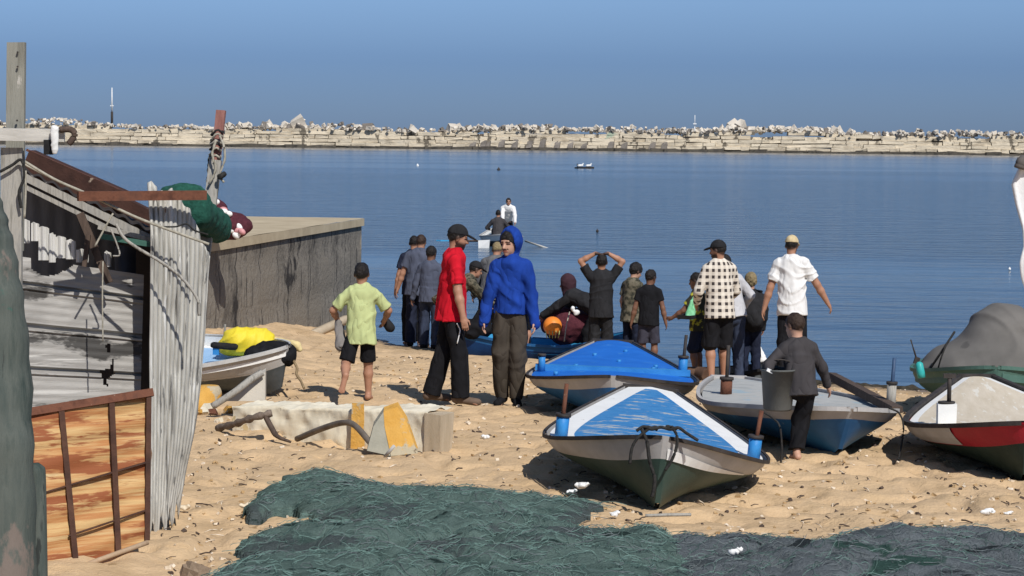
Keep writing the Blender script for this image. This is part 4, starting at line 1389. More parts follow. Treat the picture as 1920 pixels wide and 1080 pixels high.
# ribbed wall
rc = [Sh(30, 468, 15.2), Sh(270, 505, 15.35), Sh(262, 800, 15.3), Sh(40, 800, 15.1)]
rn = (rc[1] - rc[0]).cross(rc[3] - rc[0]).normalized()
if rn.y > 0:
    rn = -rn
def rib(v):
    q = (v * 4.15 + .28) % 1
    return -.04 * (q < .10) + .02 * (.10 <= q < .2) + .002 * math.sin(q * 2 * math.pi * 5)
hol = [[(.66, .66), (.74, .64), (.765, .58), (.78, .67), (.71, .715), (.735, .76), (.69, .74)], [(.70, .50), (.745, .49), (.75, .545), (.72, .55)], [(.72, .81), (.75, .80), (.735, .88)]]
def ribskip(u, v):
    if v < .035 + .09 * max(0, math.sin(u * 7)) * (u > .12) * (u < .45):
        return True
    return any(inpoly(np.array([u]), np.array([v]), h)[0] for h in hol)
b = MB()
b.grid(lambda u, v: bil(rc, u, v) + rn * rib(v) + rn * (.012 * math.sin(u * 9 + v * 4)), 70, 110, sm=False, skip=ribskip)
b.build('ribbed_wall', RIBW, sh_)
# twisted corrugated sheet
def sheetpt(u, v):
    yl, yr = 343 + (1005 - 343) * v, 470 + (955 - 470) * v
    tl = Sh(279 + 3 * math.sin(v * 3.1), yl, 14.95)
    xr = 393 - 14 * v - 44 * v ** 2.2
    trr = Sh(xr, yr, 15.25 + .1 * v)
    # ragged top edge
    p = tl.lerp(trr, u)
    if v < .12:
        up = (1 - v / .12)
        p.z += up * (.025 * math.sin(u * 31) * math.sin(u * 12 + 1) + .16 * math.sin(u * 3.14) ** 1.5 * (u < .93) - .03 * (u > .12))
    if v > .93:
        p.z += (v - .93) * 1.2 * math.sin(u * 23)
    n = Vector((.35, -.93, 0))
    return p + n * (.0085 * math.sin(u * 2 * math.pi * 13) + .03 * math.sin(u * 3.1) + .02 * math.sin(v * 8 + u * 3) + .035 * float(fbm(np.array([[u * 3, v * 6, 0]]), 3, 61)[0]))
b = MB()
b.grid(sheetpt, 150, 60)
so2 = b.build('corrugated_sheet', GALV, sh_)
md = so2.modifiers.new('thickness', 'SOLIDIFY')
md.thickness = .006
# interior
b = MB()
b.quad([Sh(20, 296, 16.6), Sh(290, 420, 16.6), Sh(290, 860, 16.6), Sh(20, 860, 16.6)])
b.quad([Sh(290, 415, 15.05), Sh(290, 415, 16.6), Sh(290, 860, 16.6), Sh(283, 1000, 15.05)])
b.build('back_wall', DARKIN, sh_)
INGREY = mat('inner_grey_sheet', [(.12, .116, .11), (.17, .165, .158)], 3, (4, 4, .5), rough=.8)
b = MB()
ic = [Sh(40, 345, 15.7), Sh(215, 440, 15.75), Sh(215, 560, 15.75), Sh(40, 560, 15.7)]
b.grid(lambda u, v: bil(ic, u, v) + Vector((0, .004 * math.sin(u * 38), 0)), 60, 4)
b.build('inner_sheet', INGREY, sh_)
b = MB()
b.grid(lambda u, v: Sh(200 + 55 * u, 468 + 8 * math.cos(u * 3.1 + 1.6) + 70 * v, 15.9 - .1 * math.sin(u * 3.1)), 14, 5)
b.build('inner_drum', mat('blue_grey_plastic', [(.11, .125, .155), (.15, .165, .20)], 3, rough=.6), sh_)
# roof
b = MB()
b.bar(Sh(52, 303, 15.6), Sh(238, 384, 15.6), .18, .17)
b.bar(Sh(50, 281, 15.52), Sh(240, 364, 15.52), .03, .014, 1)
b.bar(Sh(215, 375, 15.55), Sh(296, 415, 15.55), .12, .10)
b.build('roof_beam', [mat('dark_rusted_beam', [(.035, .016, .012), (.075, .034, .024)], 7, rough=.85, bump=.4, chips=[((.30, .23, .17), .67, 10, (1, 1, 1))]), RUST], sh_)
b = MB()
for (a, c, w_, d_) in (((40, 328), (292, 452), .05, 15.18), ((44, 348), (200, 425), .03, 15.2), ((185, 425), (290, 450), .03, 15.1)):
    b.bar(Sh(a[0], a[1], d_), Sh(c[0], c[1], d_), .05, w_)
b.build('rafter', WOODG, sh_)
b = MB()
b.grid(lambda u, v: (Sh(40, 318, 15.15).lerp(Sh(294, 440, 15.15), u)).lerp(Sh(45, 300, 16.7).lerp(Sh(294, 410, 16.7), u), v) + Vector((0, 0, .012 * math.sin(u * 60))), 60, 2)
b.build('roof_sheet', DKRAIL, sh_)
# white torn fragments of corrugated sheet
FRAG = mat('white_sheet_fragment', [(.50, .49, .46), (.64, .63, .60)], 4, (5, 5, .4), rough=.6, chips=[((.22, .2, .18), .66, 5, (3, 3, .6))])
for (x0, x1, yt, yb) in ((36, 56, 410, 456), (58, 71, 416, 452), (72, 92, 424, 488), (94, 102, 436, 492), (103, 124, 442, 484), (126, 140, 448, 486), (145, 164, 466, 492), (196, 206, 470, 500)):
    b = MB()
    b.grid(lambda u, v: Sh(x0 + (x1 - x0) * u, yt + (yb - yt) * v + 7 * abs(u - .4) * (1 - v), 15.32 - .012 * math.sin(u * 9 + x0)), 14, 5, sm=False)
    o = b.build('sheet_fragment', FRAG, sh_)
    o.modifiers.new('thickness', 'SOLIDIFY').thickness = .01
b = MB()
b.bar(Sh(150, 400, 15.1), Sh(205, 530, 15.1), .03, .05, up=(1, 0, 0))
b.bar(Sh(166, 440, 15.05), Sh(158, 500, 15.05), .03, .03, up=(1, 0, 0))
b.build('brace', WOODD, sh_)
b = MB()
b.bar(Sh(190, 443, 15.0), Sh(282, 458, 15.0), .03, .035)
b.build('green_batten', mat('green_batten_paint', [(.03, .10, .075), (.06, .14, .11)], 6, rough=.6), sh_)
b = MB()
b.bar(Sh(146, 368, 14.6), Sh(386, 366, 14.95), .05, .062)
b.build('cross_bar', RUST, sh_)
# posts
tp = thing('timber_post', 'tall grey weathered plank post rising above the shed roof', 'post', GD(26, 14.05))
o_ = tp.location.copy()
b = MB()
b.bar(P(31, 80, 14.0) - o_, P(27, 470, 14.05) - o_, .112, .045, up=(0, 1, 0), jit=.003)
b.build('plank', mat('grey_plank', [(.15, .145, .12), (.25, .245, .21), (.19, .185, .155)], 4, (5, 5, .5), rough=.85, bump=.5, bscale=18, chips=[((.42, .40, .36), .66, 6, (2, 2, .5))]), tp)
b = MB()
b.bar(P(22, 278, 13.92) - o_, P(20, 1090, 13.95) - o_, .13, .05, up=(0, 1, 0), jit=.004)
b.build('lower_plank', WOODG, tp)
for (x_, y_) in ((33, 98), (33, 125), (32, 226), (20, 345)):
    b = MB()
    b.tube([P(x_, y_, 13.97) - o_, P(x_, y_, 13.955) - o_], .007, 6)
    b.build('nail', DKRAIL, tp)
wb_ = thing('timber_beam', 'white horizontal timber beam nailed across the tall post', 'beam', P(60, 254, 13.85))
o_ = wb_.location.copy()
b = MB()
b.bar(P(-60, 250, 13.82) - o_, P(122, 255, 13.86) - o_, .06, .075, jit=.004)
b.build('plank', PALEW, wb_)
b = MB()
b.tube(curve([P(112, 243, 13.8) - o_, P(132, 243, 13.8) - o_, P(140, 252, 13.8) - o_, P(134, 264, 13.8) - o_, P(128, 270, 13.8) - o_], 5), [.02] * 20 + [.012], 7)
b.build('hook', WOODD, wb_)
b = MB()
b.box(P(91, 276, 13.84) - o_, (.05, .05, .09))
b.build('bracket', BLACKM, wb_)
blob('rag', [pr(P(102, 243, 13.78) - o_, P(103, 282, 13.78) - o_, .028, .022, sq=[((0, 1, 0), 1.6)])], .008, mat('white_rag', [(.6, .6, .58), (.7, .7, .68)], 9, rough=.9), wb_, disp=folds(.006, 4, 60))
fp = thing('timber_post', 'thick green grey foreground timber at the lower left corner', 'post', GD(10, 12.6))
o_ = fp.location.copy()
ctr = [(-44, 375, .13), (-36, 430, .155), (-22, 500, .165), (-8, 600, .17), (2, 760, .175), (6, 920, .175), (10, 1150, .18)]
b = MB()
pts = curve([P(a, c, 12.6) - o_ for a, c, _ in ctr], 6)
rad = [float(np.interp(i, np.arange(len(ctr)) * 6, [c[2] for c in ctr])) * (1 + .04 * math.sin(i * 1.7)) for i in range(len(pts))]
b.tube(pts, rad, 18)
for i_, p_ in enumerate(b.v):
    q_ = Vector(p_)
    n_ = .022 * float(fbm(np.array([[q_.x * 6, q_.y * 6, q_.z * 2.5]]), 3, 71)[0])
    b.v[i_] = tuple(q_ + Vector((n_, -n_, 0)))
b.build('trunk', GREENW, fp)
b = MB()
b.tube(curve([P(66, 868, 12.75) - o_, P(68, 900, 12.75) - o_, P(70, 1000, 12.75) - o_, P(72, 1130, 12.75) - o_], 5), [.02, .04, .052] + [.055] * 13, 10)
b.build('stub', GREENW, fp)
lp = thing('timber_post', 'leaning reddish post wound with ropes at the right end of the rusty bar', 'post', GD(370, 16.3))
o_ = lp.location.copy()
b = MB()
b.bar(P(414, 207, 16.4) - o_, P(404, 310, 16.35) - o_, .068, .05, up=(0, 1, 0), jit=.004)
b.build('upper_post', mat('faded_red_timber', [(.20, .085, .07), (.31, .15, .125)], 5, (4, 4, .6), rough=.85, bump=.4, chips=[((.3, .24, .2), .64, 6, (3, 3, .5))]), lp)
b = MB()
b.bar(P(405, 300, 16.3) - o_, P(384, 470, 16.25) - o_, .085, .06, up=(0, 1, 0), jit=.004)
b.bar(P(384, 470, 16.25) - o_, P(322, 880, 16.25) - o_, .08, .06, up=(0, 1, 0))
b.build('lower_post', WOODG, lp)
r_ = random.Random(4)
for k in range(11):
    y0 = 250 + k * 9
    x0 = 411 - (y0 - 207) * .09
    a = r_.uniform(-14, 14)
    b = MB()
    loop = [P(x0 + 11 * math.cos(t), y0 + a * math.sin(t + .6) * .6 + 3 * math.sin(3 * t), 16.33 - .055 * math.sin(t)) - o_ for t in [2 * math.pi * i / 14 for i in range(15)]]
    b.tube(loop, .0085, 6)
    b.build('rope_turn', ROPEL if k % 3 else ROPE, lp)
b = MB()
b.tube(curve([P(412, 255, 16.25) - o_, P(420, 275, 16.22) - o_, P(421, 300, 16.22) - o_, P(412, 328, 16.22) - o_, P(420, 342, 16.22) - o_], 5), .009, 6)
b.tube(curve([P(405, 262, 16.25) - o_, P(398, 290, 16.22) - o_, P(404, 318, 16.22) - o_, P(392, 345, 16.22) - o_], 5), .010, 6)
b.build('rope_end', ROPEL, lp)
blob('knot', [pr(P(413, 331, 16.2) - o_, None, .022), pr(P(420, 326, 16.2) - o_, None, .018)], .006, ROPE, lp, disp=lumps(.008, 60, 3))
# rusty panel
rp_ = thing('rusty_panel', 'rust streaked yellow metal panel with steel bars leaning by the shed', 'metal panel', GD(180, 14.0))
o_ = rp_.location.copy()
pc_ = [P(50, 772, 13.95) - o_, P(280, 735, 14.3) - o_, P(276, 1016, 14.22) - o_, P(86, 1096, 13.72) - o_]
pn_ = (pc_[1] - pc_[0]).cross(pc_[3] - pc_[0]).normalized()
if pn_.y > 0:
    pn_ = -pn_
b = MB()
b.grid(lambda u, v: bil(pc_, u, v) + pn_ * (.008 * math.sin(v * 44) + .012 * math.sin(u * 5 + v * 3)), 40, 60)
o = b.build('sheet', YRUST, rp_)
o.modifiers.new('thickness', 'SOLIDIFY').thickness = .008
def pbar(name, a, c, w_, h_, m_):
    b = MB()
    b.bar(bil(pc_, *a) + pn_ * .03, bil(pc_, *c) + pn_ * .03, h_, w_, up=tuple(pn_.cross(bil(pc_, *c) - bil(pc_, *a))), jit=.002)
    b.build(name, m_, rp_)
pbar('top_rail', (-.02, .01), (1.02, .01), .05, .03, RUST)
DBAR = mat('dark_rusted_bar', [(.045, .022, .016), (.10, .048, .03)], 9, rough=.85, bump=.4)
for u0 in (.265, .675, .985):
    pbar('upright', (u0, .03), (u0 + (.02 if u0 < .9 else 0), .99), .034, .025, DBAR)
pbar('mid_rail', (.0, .49), (1, .47), .012, .014, DBAR)
pbar('mid_rail', (.24, .78), (1, .79), .010, .012, DBAR)
b = MB()
b.tube([P(90, 1088, 13.62) - o_, P(180, 1052, 13.9) - o_, P(277, 1017, 14.15) - o_], .016, 7)
b.build('bottom_rod', mat('pale_rusty_rod', [(.35, .24, .15), (.45, .33, .22)], 12, rough=.8), rp_)
# ropes and cables about the shed
for pts, r0, m_, lab in (([(35, 296), (100, 335), (160, 362), (250, 405), (320, 432), (392, 458)], .010, ROPEL, 'pale rope stretched from the tall post across the shed front'),
                         ([(30, 300), (85, 328), (150, 358)], .008, ROPEL, 'second short pale rope beside the long one on the shed roof'),
                         ([(218, 420), (232, 445), (258, 465), (300, 490), (340, 520), (370, 560), (374, 592)], .011, WOODG, 'thin grey branch bowed across the corrugated sheet'),
                         ([(0, 322), (22, 310), (40, 300), (46, 330), (36, 360), (40, 390)], .010, ROPE, 'dark rope knotted round the tall post'),
                         ([(48, 320), (48, 360), (46, 408)], .007, ROPEL, 'pale cord hanging down from the tall post'),
                         ([(178, 462), (198, 425), (212, 400)], .007, ROPEL, 'short slanting cord under the shed rafters'),
                         ([(208, 430), (220, 460), (224, 478), (212, 480)], .006, WOODG, 'thin twig dangling inside the shed'),
                         ([(193, 490), (192, 560), (193, 640)], .005, ROPEL, 'thin cord hanging over the ribbed wall'),
                         ([(300, 425), (330, 425), (350, 420), (365, 432), (390, 440)], .006, ROPE, 'dark wire hooked over the torn top of the corrugated sheet')):
    d_ = 14.75 if pts[-1][0] > 200 else 13.85 if pts[0][0] < 60 and pts[-1][0] < 60 else 14.85
    rope('rope', [P(a, c, d_) for a, c in pts], r0, m_, lab)
# green net bundle on the shed corner
blob_ = blob('net_bundle', [ell(P(348, 378, 15.6), (.165, .15, .125), .05), ell(P(360, 402, 15.6), (.13, .12, .11), .05), ell(P(318, 362, 15.6), (.08, .08, .05), .05), pr(P(372, 400, 15.7), P(404, 425, 16.6), .11, .12, .05)], .012, mat('deep_green_net', [(.008, .05, .035), (.02, .10, .07)], 30, rough=.9, bump=.9, bscale=70), disp=lumps(.02, 14, 6))
tag(blob_, 'deep green net bundle stuffed behind the torn corrugated sheet', 'net bundle')
# net heap with floats on the quay
fh = thing('float_heap', 'heap of maroon net and pink white floats on the quay edge', 'net heap', P(425, 440, 31.0))
o_ = fh.location.copy()
blob('net_cord', [ell((0, 0, .12), (.34, .3, .20), .05), ell((-.18, 0, .28), (.2, .2, .22), .05)], .02, MAROON, fh, disp=lumps(.04, 9, 3))
r_ = random.Random(9)
for k in range(17):
    q = r_.random()
    a = Vector((-.2 + .44 * q + r_.uniform(-.06, .06), -.22 + r_.uniform(-.04, .04), .46 - .42 * q + r_.uniform(-.10, .08)))
    dv = Vector((r_.uniform(.3, 1), r_.uniform(-.3, .3), r_.uniform(-.8, .1))).normalized() * .06
    blob('net_float', [ell(a, (.062, .042, .042), axes=[dv.normalized(), nrm(np.cross(dv, (0, 0, 1))), nrm(np.cross(dv, np.cross(dv, (0, 0, 1))))])], .012, (WHITEP, mat('pink_float', [(.45, .16, .17), (.6, .3, .3)], 5, rough=.5))[k % 2], fh)

# ================================================================ RUBBLE ON THE SAND
YCON = mat('yellow_concrete', [(.52, .27, .05), (.60, .35, .09)], 5, rough=.9, bump=.6, bscale=14, bdist=.03, chips=[((.42, .36, .25), .55, 3.5, (1, 1, 1)), ((.16, .12, .08), .65, 7, (1, 1, 1))])
CCON = mat('cream_concrete', [(.62, .55, .41), (.76, .70, .56)], 3, rough=.9, bump=.4, bscale=16, chips=[((.50, .38, .20), .64, 2.5, (1, 1, 1)), ((.16, .12, .08), .70, 11, (1, 1, 1))])
def slab(name, pts, d0, d1, th, m, parent=None, o=Vector((0, 0, 0))):
    """outline (px,py) given its own distance at bottom and top, extruded away by th"""
    ys_ = [q[1] for q in pts]
    y0, y1 = max(ys_), min(ys_)
    f = [P(a, c, d0 + (d1 - d0) * (y0 - c) / (y0 - y1)) - o for a, c in pts]
    bk = [p + Vector((.0, th, .03)) for p in f]
    b = MB()
    b.quad(f)
    b.quad(bk[::-1])
    for i in range(len(f)):
        j = (i + 1) % len(f)
        b.quad([f[j], f[i], bk[i], bk[j]])
    import bmesh
    ob = b.build(name, m, parent)
    bm_ = bmesh.new()
    bm_.from_mesh(ob.data)
    bmesh.ops.remove_doubles(bm_, verts=bm_.verts, dist=.0005)
    bmesh.ops.recalc_face_normals(bm_, faces=bm_.faces)
    bm_.to_mesh(ob.data)
    bm_.free()
    return ob
kb = thing('concrete_beam', 'cream painted concrete beam half buried in the sand before the red-shirted man', 'concrete beam', GD(640, 19.2))
o_ = kb.location.copy()
a, c = GD(436, 19.95) - o_, GD(806, 18.85) - o_
b = MB()
bx_ = (c - a)
def kf(u, v):
    p = a + bx_ * u
    n = Vector((-bx_.y, bx_.x, 0)).normalized()
    j = .035 * float(fbm(np.array([[u * 16, v * 7, 0]]), 5, 9)[0])
    if v < .5:
        return p + Vector((0, 0, -.1 + (.22 + .11 * u + .1) * (v / .5))) + n * j
    return p + n * (.40 * (v - .5) / .5 + j) + Vector((0, 0, .22 + .11 * u + j))
b.grid(kf, 120, 30)
b.build('beam_face', CCON, kb)
e_ = GD(840, 18.78) - o_
b = MB()
b.bar(c + Vector((.004, .09, .08)), e_ + Vector((0, .09, .08)), .22, .45, jit=.012)
b.build('end_block', mat('bare_concrete', [(.40, .32, .22), (.52, .43, .31)], 3, (5, 5, .6), rough=.9, bump=.5, chips=[((.22, .12, .05), .68, 4, (5, 5, .5))]), kb)
b = MB()
t0 = a + bx_ * .655
b.bar(t0 + Vector((-.05, -.012, .14)), t0 + Vector((.055, -.03, .14)), .03, .42, jit=.01)
b.build('yellow_patch', YCON, kb)
ck = thing('concrete_chunk', 'broken yellow and grey concrete chunk leaning on the cream beam', 'concrete chunk', GD(735, 18.5))
o_ = ck.location.copy()
slab('yellow_half', [(733, 855), (721, 800), (719, 772), (745, 763), (762, 790), (783, 850)], 18.45, 18.68, .09, YCON, ck, o_)
slab('grey_half', [(688, 845), (700, 800), (719, 772), (721.5, 800), (733.5, 855)], 18.46, 18.66, .09, mat('grey_concrete', [(.26, .25, .20), (.36, .34, .27)], 5, rough=.9, bump=.5), ck, o_)
pipe1 = thing('bent_pipe', 'rusty bent pipe lying beside the left end of the cream beam', 'pipe', GD(470, 19.4))
o_ = pipe1.location.copy()
b = MB()
b.tube(curve([P(408, 803, 19.8) - o_, P(440, 795, 19.6) - o_, P(475, 783, 19.4) - o_, P(510, 774, 19.4) - o_], 5), [.03 + .009 * math.sin(i * 2.3) for i in range(16)], 9)
b.build('pipe', mat('gnarled_brown', [(.09, .065, .05), (.22, .175, .14)], 12, rough=.9, bump=.8, bscale=30), pipe1)
b = MB()
b.tube(curve([P(497, 779, 19.4) - o_, P(508, 800, 19.35) - o_, P(520, 818, 19.3) - o_, P(546, 829, 19.3) - o_], 5), [.024] * 10 + [.02, .018, .016, .014, .012, .01], 8)
b.build('branch', WOODD, pipe1)
pipe2 = thing('bent_pipe', 'bare metal pipe bent into an arch in front of the cream beam', 'pipe', GD(640, 18.9))
o_ = pipe2.location.copy()
b = MB()
b.tube(curve([P(557, 823, 19.55) - o_, P(600, 805, 19.2) - o_, P(640, 793, 18.95) - o_, P(664, 797, 18.8) - o_, P(690, 825, 18.6) - o_, P(716, 858, 18.5) - o_], 6), .026, 10)
b.build('pipe', mat('brown_grey_pipe', [(.12, .095, .075), (.24, .205, .17)], 6, rough=.6, metal=.3, bump=.3), pipe2)
b = MB()
b.tube([P(722, 856, 18.4) - o_, P(739, 836, 18.35) - o_], .014, 7)
b.build('stub', GREYP, pipe2)
yb = blob('concrete_block', [pr(GD(375, 21.4) + Vector((0, 0, .03)), GD(392, 21.5) + Vector((0, 0, .14)), .15, .12, .02)], .018, YCON,
          cuts=[lambda p: p[..., 2] - (gz(-2.9, 21.4) + .23), lambda p: np.abs(p[..., 0] - P(383, 700, 21.4).x) - .15, lambda p: -(p[..., 1] - 21.22)], disp=lumps(.015, 10, 3))
tag(yb, 'orange yellow concrete block at the foot of the corrugated sheet', 'concrete block')
tag(slab('concrete_slab', [(497, 698), (497, 752), (424, 752), (448, 728)], 20.9, 20.95, .09, mat('pale_slab', [(.42, .39, .33), (.52, .48, .41)], 4, rough=.9, bump=.3)), 'pale triangular concrete slab standing before the small white boat', 'concrete slab')
tag(rope('timber', [P(398, 762, 20.8), P(440, 735, 20.8), P(470, 712, 20.85), P(492, 698, 20.9)], .035, WOODG), 'splintered timber leaning on the pale triangular slab', 'timber')
r_ = random.Random(12)
for k in range(9):
    v = GD(r_.uniform(350, 440), r_.uniform(20.4, 21.6))
    o = rock_mesh(200 + k).build('rubble', (CCON, RUST, YCON)[k % 3])
    o.location = v + Vector((0, 0, .02))
    s = r_.uniform(.07, .15)
    o.scale = (s, s, s)
    o.rotation_euler = (r_.uniform(-.4, .4), r_.uniform(-.4, .4), r_.uniform(0, 6))
    tag(o, 'small lump of broken concrete by the foot of the metal sheet', 'rubble', 'broken concrete near the shed')
lg = rope('beam_log', [P(585, 628, 34.5), P(620, 612, 35), P(652, 598, 35.6)], .075, mat('sandy_log', [(.36, .29, .20), (.46, .38, .28)], 5, rough=.9, bump=.4), 'sandy beam lying at the foot of the quay wall', 'beam')

# ================================================================ THINGS IN AND ON BOATS
YEL = mat('yellow_tarp', [(.66, .50, .015), (.74, .60, .05)], 4, rough=.6, bump=.3, bscale=14)
o = blob('yellow_cover', [pr(P(446, 640, 23.1), P(490, 638, 23.2), .165, .14, .05, [((0, 0, 1), 1.1)]), pr(P(425, 650, 23.1), P(505, 645, 23.1), .09, .06, .05)], .014, YEL, disp=folds(.012, 6, 30))
tag(o, 'bright yellow cover bundled on the small white boat', 'cover')
o = blob('black_bag', [pr(P(478, 668, 22.75), P(538, 664, 22.8), .10, .11, .04), ell(P(510, 655, 22.85), (.20, .16, .10), .04)], .012, BLK, disp=lumps(.05, 8, 4))
tag(o, 'crumpled black bag lying on the small white boat', 'bag')
o = blob('pale_cover', [pr(P(515, 642, 23.2), P(556, 648, 23.1), .055, .05, .04), pr(P(556, 648, 23.1), P(563, 655, 23.1), .03)], .012, mat('pale_yellow_cloth', [(.6, .48, .20), (.68, .56, .30)], 5, rough=.8), disp=folds(.008, 3, 30))
tag(o, 'pale yellow cloth roll behind the black bag', 'cloth')
br = thing('oar_bracket', 'blue bracket holding a black roll on the small white boat', 'bracket', P(405, 665, 22.9))
b = MB()
b.box((0, 0, .05), (.06, .06, .10), jit=.004)
b.build('bracket', BLUEP, br)
blob('roll', [pr((-.02, -.03, .10), (.19, 0, .08), .035)], .008, BLACKM, br, disp=lumps(.008, 30, 2))
tag(rope('rod', [P(420, 650, 23.3), P(421, 630, 23.3), P(422, 608, 23.3)], .012, WOODG), 'short upright rod on the small white boat', 'rod')
rope('rope', [P(550, 676, 22.75), P(557, 690, 22.7), P(556, 702, 22.65), P(564, 714, 22.6), P(570, 728, 22.5)], .014, mat('brown_rope', [(.16, .11, .06), (.28, .21, .12)], 30, rough=.9), 'brown rope hanging from the bow of the small white boat')
# tarpaulin
tpz = P(1870, 690, 24.0)
TARP = mat('grey_tarpaulin', [(.115, .108, .098), (.16, .15, .138)], 2, rough=.85, bump=.2, bscale=7, chips=[((.09, .085, .08), .62, 1.5, (1, 1, 1))])
o = blob('tarpaulin', [ell(tpz + Vector((.05, 0, .25)), (.42, .45, .44), .15), ell(tpz + Vector((.05, 0, -.02)), (.86, .7, .36), .22), pr(tpz + Vector((-.3, -.1, .0)), tpz + Vector((-.76, -.1, -.06)), .18, .05, .2)], .022, TARP,
         cuts=[lambda p: -(p[..., 2] - (tpz.z - .08))], disp=folds(.018, 8, 11, ((1, .3, .1), (.8, -.5, .3), (.3, .3, 1))))
tag(o, 'grey tarpaulin humped over the load of the teal boat', 'tarpaulin')
rope('rope', [P(1745, 690, 23.4), P(1765, 660, 23.3), P(1790, 622, 23.4)], .012, ROPE, 'black tie rope on the left side of the tarpaulin')
rope('rope', [P(1757, 698, 23.3), P(1765, 670, 23.2), P(1775, 645, 23.25)], .009, ROPE, 'second shorter tie rope on the left side of the tarpaulin')
tg = thing('plastic_bottle', 'turquoise bottle with a thin rod on the corner of the teal boat', 'bottle', P(1728, 708, 22.9))
b = MB()
b.tube([(0, 0, 0), (-.01, 0, .05), (-.028, 0, .14), (-.03, 0, .16)], [.040, .042, .038, .015], 10)
b.build('bottle', mat('turquoise_plastic', [(.03, .34, .33), (.05, .42, .4)], 5, rough=.4), tg)
b = MB()
b.tube([(-.03, .02, .12), (-.075, .02, .26), (-.115, .02, .38)], .009, 6)
b.box((-.05, .02, .17), (.05, .04, .07), (0, .3, 0))
b.build('rod', DKRAIL, tg)
# oar post box on the cream deck
r0 = bD['root']
b = MB()
lx, ly = -.52, .98
zt = bD['zg'](ly / 3.9)
b.box((lx, ly, zt + .075), (.15, .15, .20), jit=.004)
o = b.build('oar_post', WHITEP, r0)
b = MB()
b.tube([(lx, ly, zt + .176), (lx, ly, zt + .19)], .07, 10)
b.tube([(lx + .02, ly, zt + .18), (lx + .025, ly, zt + .42)], .018, 7)
b.box((lx + .025, ly, zt + .40), (.10, .04, .035))
b.build('thole_pin', DKRAIL, o)
# white panel on the left bow of the red-striped boat
b = MB()
hp_ = bD['p']
for i in range(10):
    for j in range(3):
        q0, q1 = .125 + i * .045, .17 + i * .045
        s0, s1 = .62 + j * .125, .62 + (j + 1) * .125
        off = Vector((-.006, -.003, 0))
        b.quad([hp_(q0, s0, -1) + off, hp_(q0, s1, -1) + off, hp_(q1, s1, -1) + off, hp_(q1, s0, -1) + off], 0, True)
b.build('white_panel', GREYS, r0)
# ropes on the front boat
r0 = bA['root']
b = MB()
hp_ = bA['p']
for i in range(14):
    q0, q1 = (i / 40) ** 1.5, ((i + 1) / 40) ** 1.5
    off = Vector((.006, -.008, -.002))
    lw, mid = (hp_(q0, .664, 1), hp_(q1, .664, 1)), (hp_(q0, .83, 1), hp_(q1, .83, 1))
    t0, t1 = 1 - .9 * i / 14, 1 - .9 * (i + 1) / 14
    b.quad([lw[0] + off, lw[1] + off, lw[1].lerp(mid[1], t1) + off, lw[0].lerp(mid[0], t0) + off], 0, True)
b.build('sunlit_bow_stripe', WHITEP, r0)  # sunlit part of the strake, its brightness put in as white colour
for lab, pts, r1 in (('short black rope end over the left bow of the blue-and-white decked boat', [(1212, 800), (1190, 818), (1178, 838), (1174, 868)], .011),
                     ('longest black rope hanging down the stem of the blue-and-white decked boat', [(1196, 803), (1206, 826), (1211, 862), (1220, 892), (1219, 915), (1215, 930)], .013),
                     ('black rope looped over the right bow of the blue-and-white decked boat', [(1252, 797), (1262, 815), (1261, 838), (1252, 862), (1240, 880)], .011),
                     ('black rope lying bunched along the bow rail of the blue-and-white decked boat', [(1186, 806), (1200, 798), (1215, 803), (1232, 799), (1250, 803), (1265, 800), (1280, 810), (1302, 824)], .012)):
    rope('rope', [P(a + 7, c + 2, 15.82) for a, c in pts], r1, ROPE, lab)
blob_ = blob('rope_knot', [pr(P(1210, 803, 15.84), P(1229, 803, 15.84), .018), pr(P(1252, 801, 15.84), P(1265, 805, 15.84), .017)], .007, ROPE, disp=lumps(.012, 50, 2))
tag(blob_, 'black rope knots on the bow tip of the blue-and-white decked boat', 'rope')
rope('rope', [P(1667, 765, 18.9), P(1686, 775, 18.85), P(1694, 800, 18.8), P(1690, 835, 18.75), P(1684, 862, 18.6)], .008, ROPE, 'black rope hanging off the right tip of the grey decked boat')
rope('rope', [P(1430, 772, 18.3), P(1450, 785, 18.25), P(1462, 800, 18.2), P(1466, 840, 18.2), P(1464, 868, 18.2)], .008, ROPE, 'black rope hanging on the left side of the grey decked boat')
o = MB()
o.bar(P(1560, 706, 22.2), P(1682, 768, 19.3), .09, .07, jit=.01)
tag(o.build('plank', WOODD), 'long dark plank lying along the right rail of the grey decked boat', 'plank')
# bucket
bk = thing('bucket', 'large grey plastic bucket held by the boy at the grey decked boat', 'bucket', P(1458, 770, 18.62))
BKT = mat('grey_bucket_plastic', [(.085, .09, .085), (.12, .125, .12)], 4, rough=.55)
b = MB()
prof = [(.001, .005), (.105, .005), (.118, .02), (.140, .33), (.148, .33), (.148, .345), (.134, .345), (.112, .03), (.001, .02)]
b.grid(lambda u, v: (lambda q: Vector((q[0] * math.cos(u * 2 * math.pi), q[0] * math.sin(u * 2 * math.pi), q[1])))(prof[min(8, int(round(v * 8)))]), 28, 8)
b.build('tub', BKT, bk)
b = MB()
b.tube(curve([(-.14, 0, .33), (-.10, -.03, .40), (0, -.05, .425), (.10, -.03, .40), (.14, 0, .33)], 5), .006, 6)
b.build('handle', DKRAIL, bk)
b = MB()
b.box(P(1447, 697, 18.5), (.09, .05, .025), (0, .45, 0))
tag(b.build('white_box', WHITEP), 'small white object in the hand of the boy with the bucket', 'box')
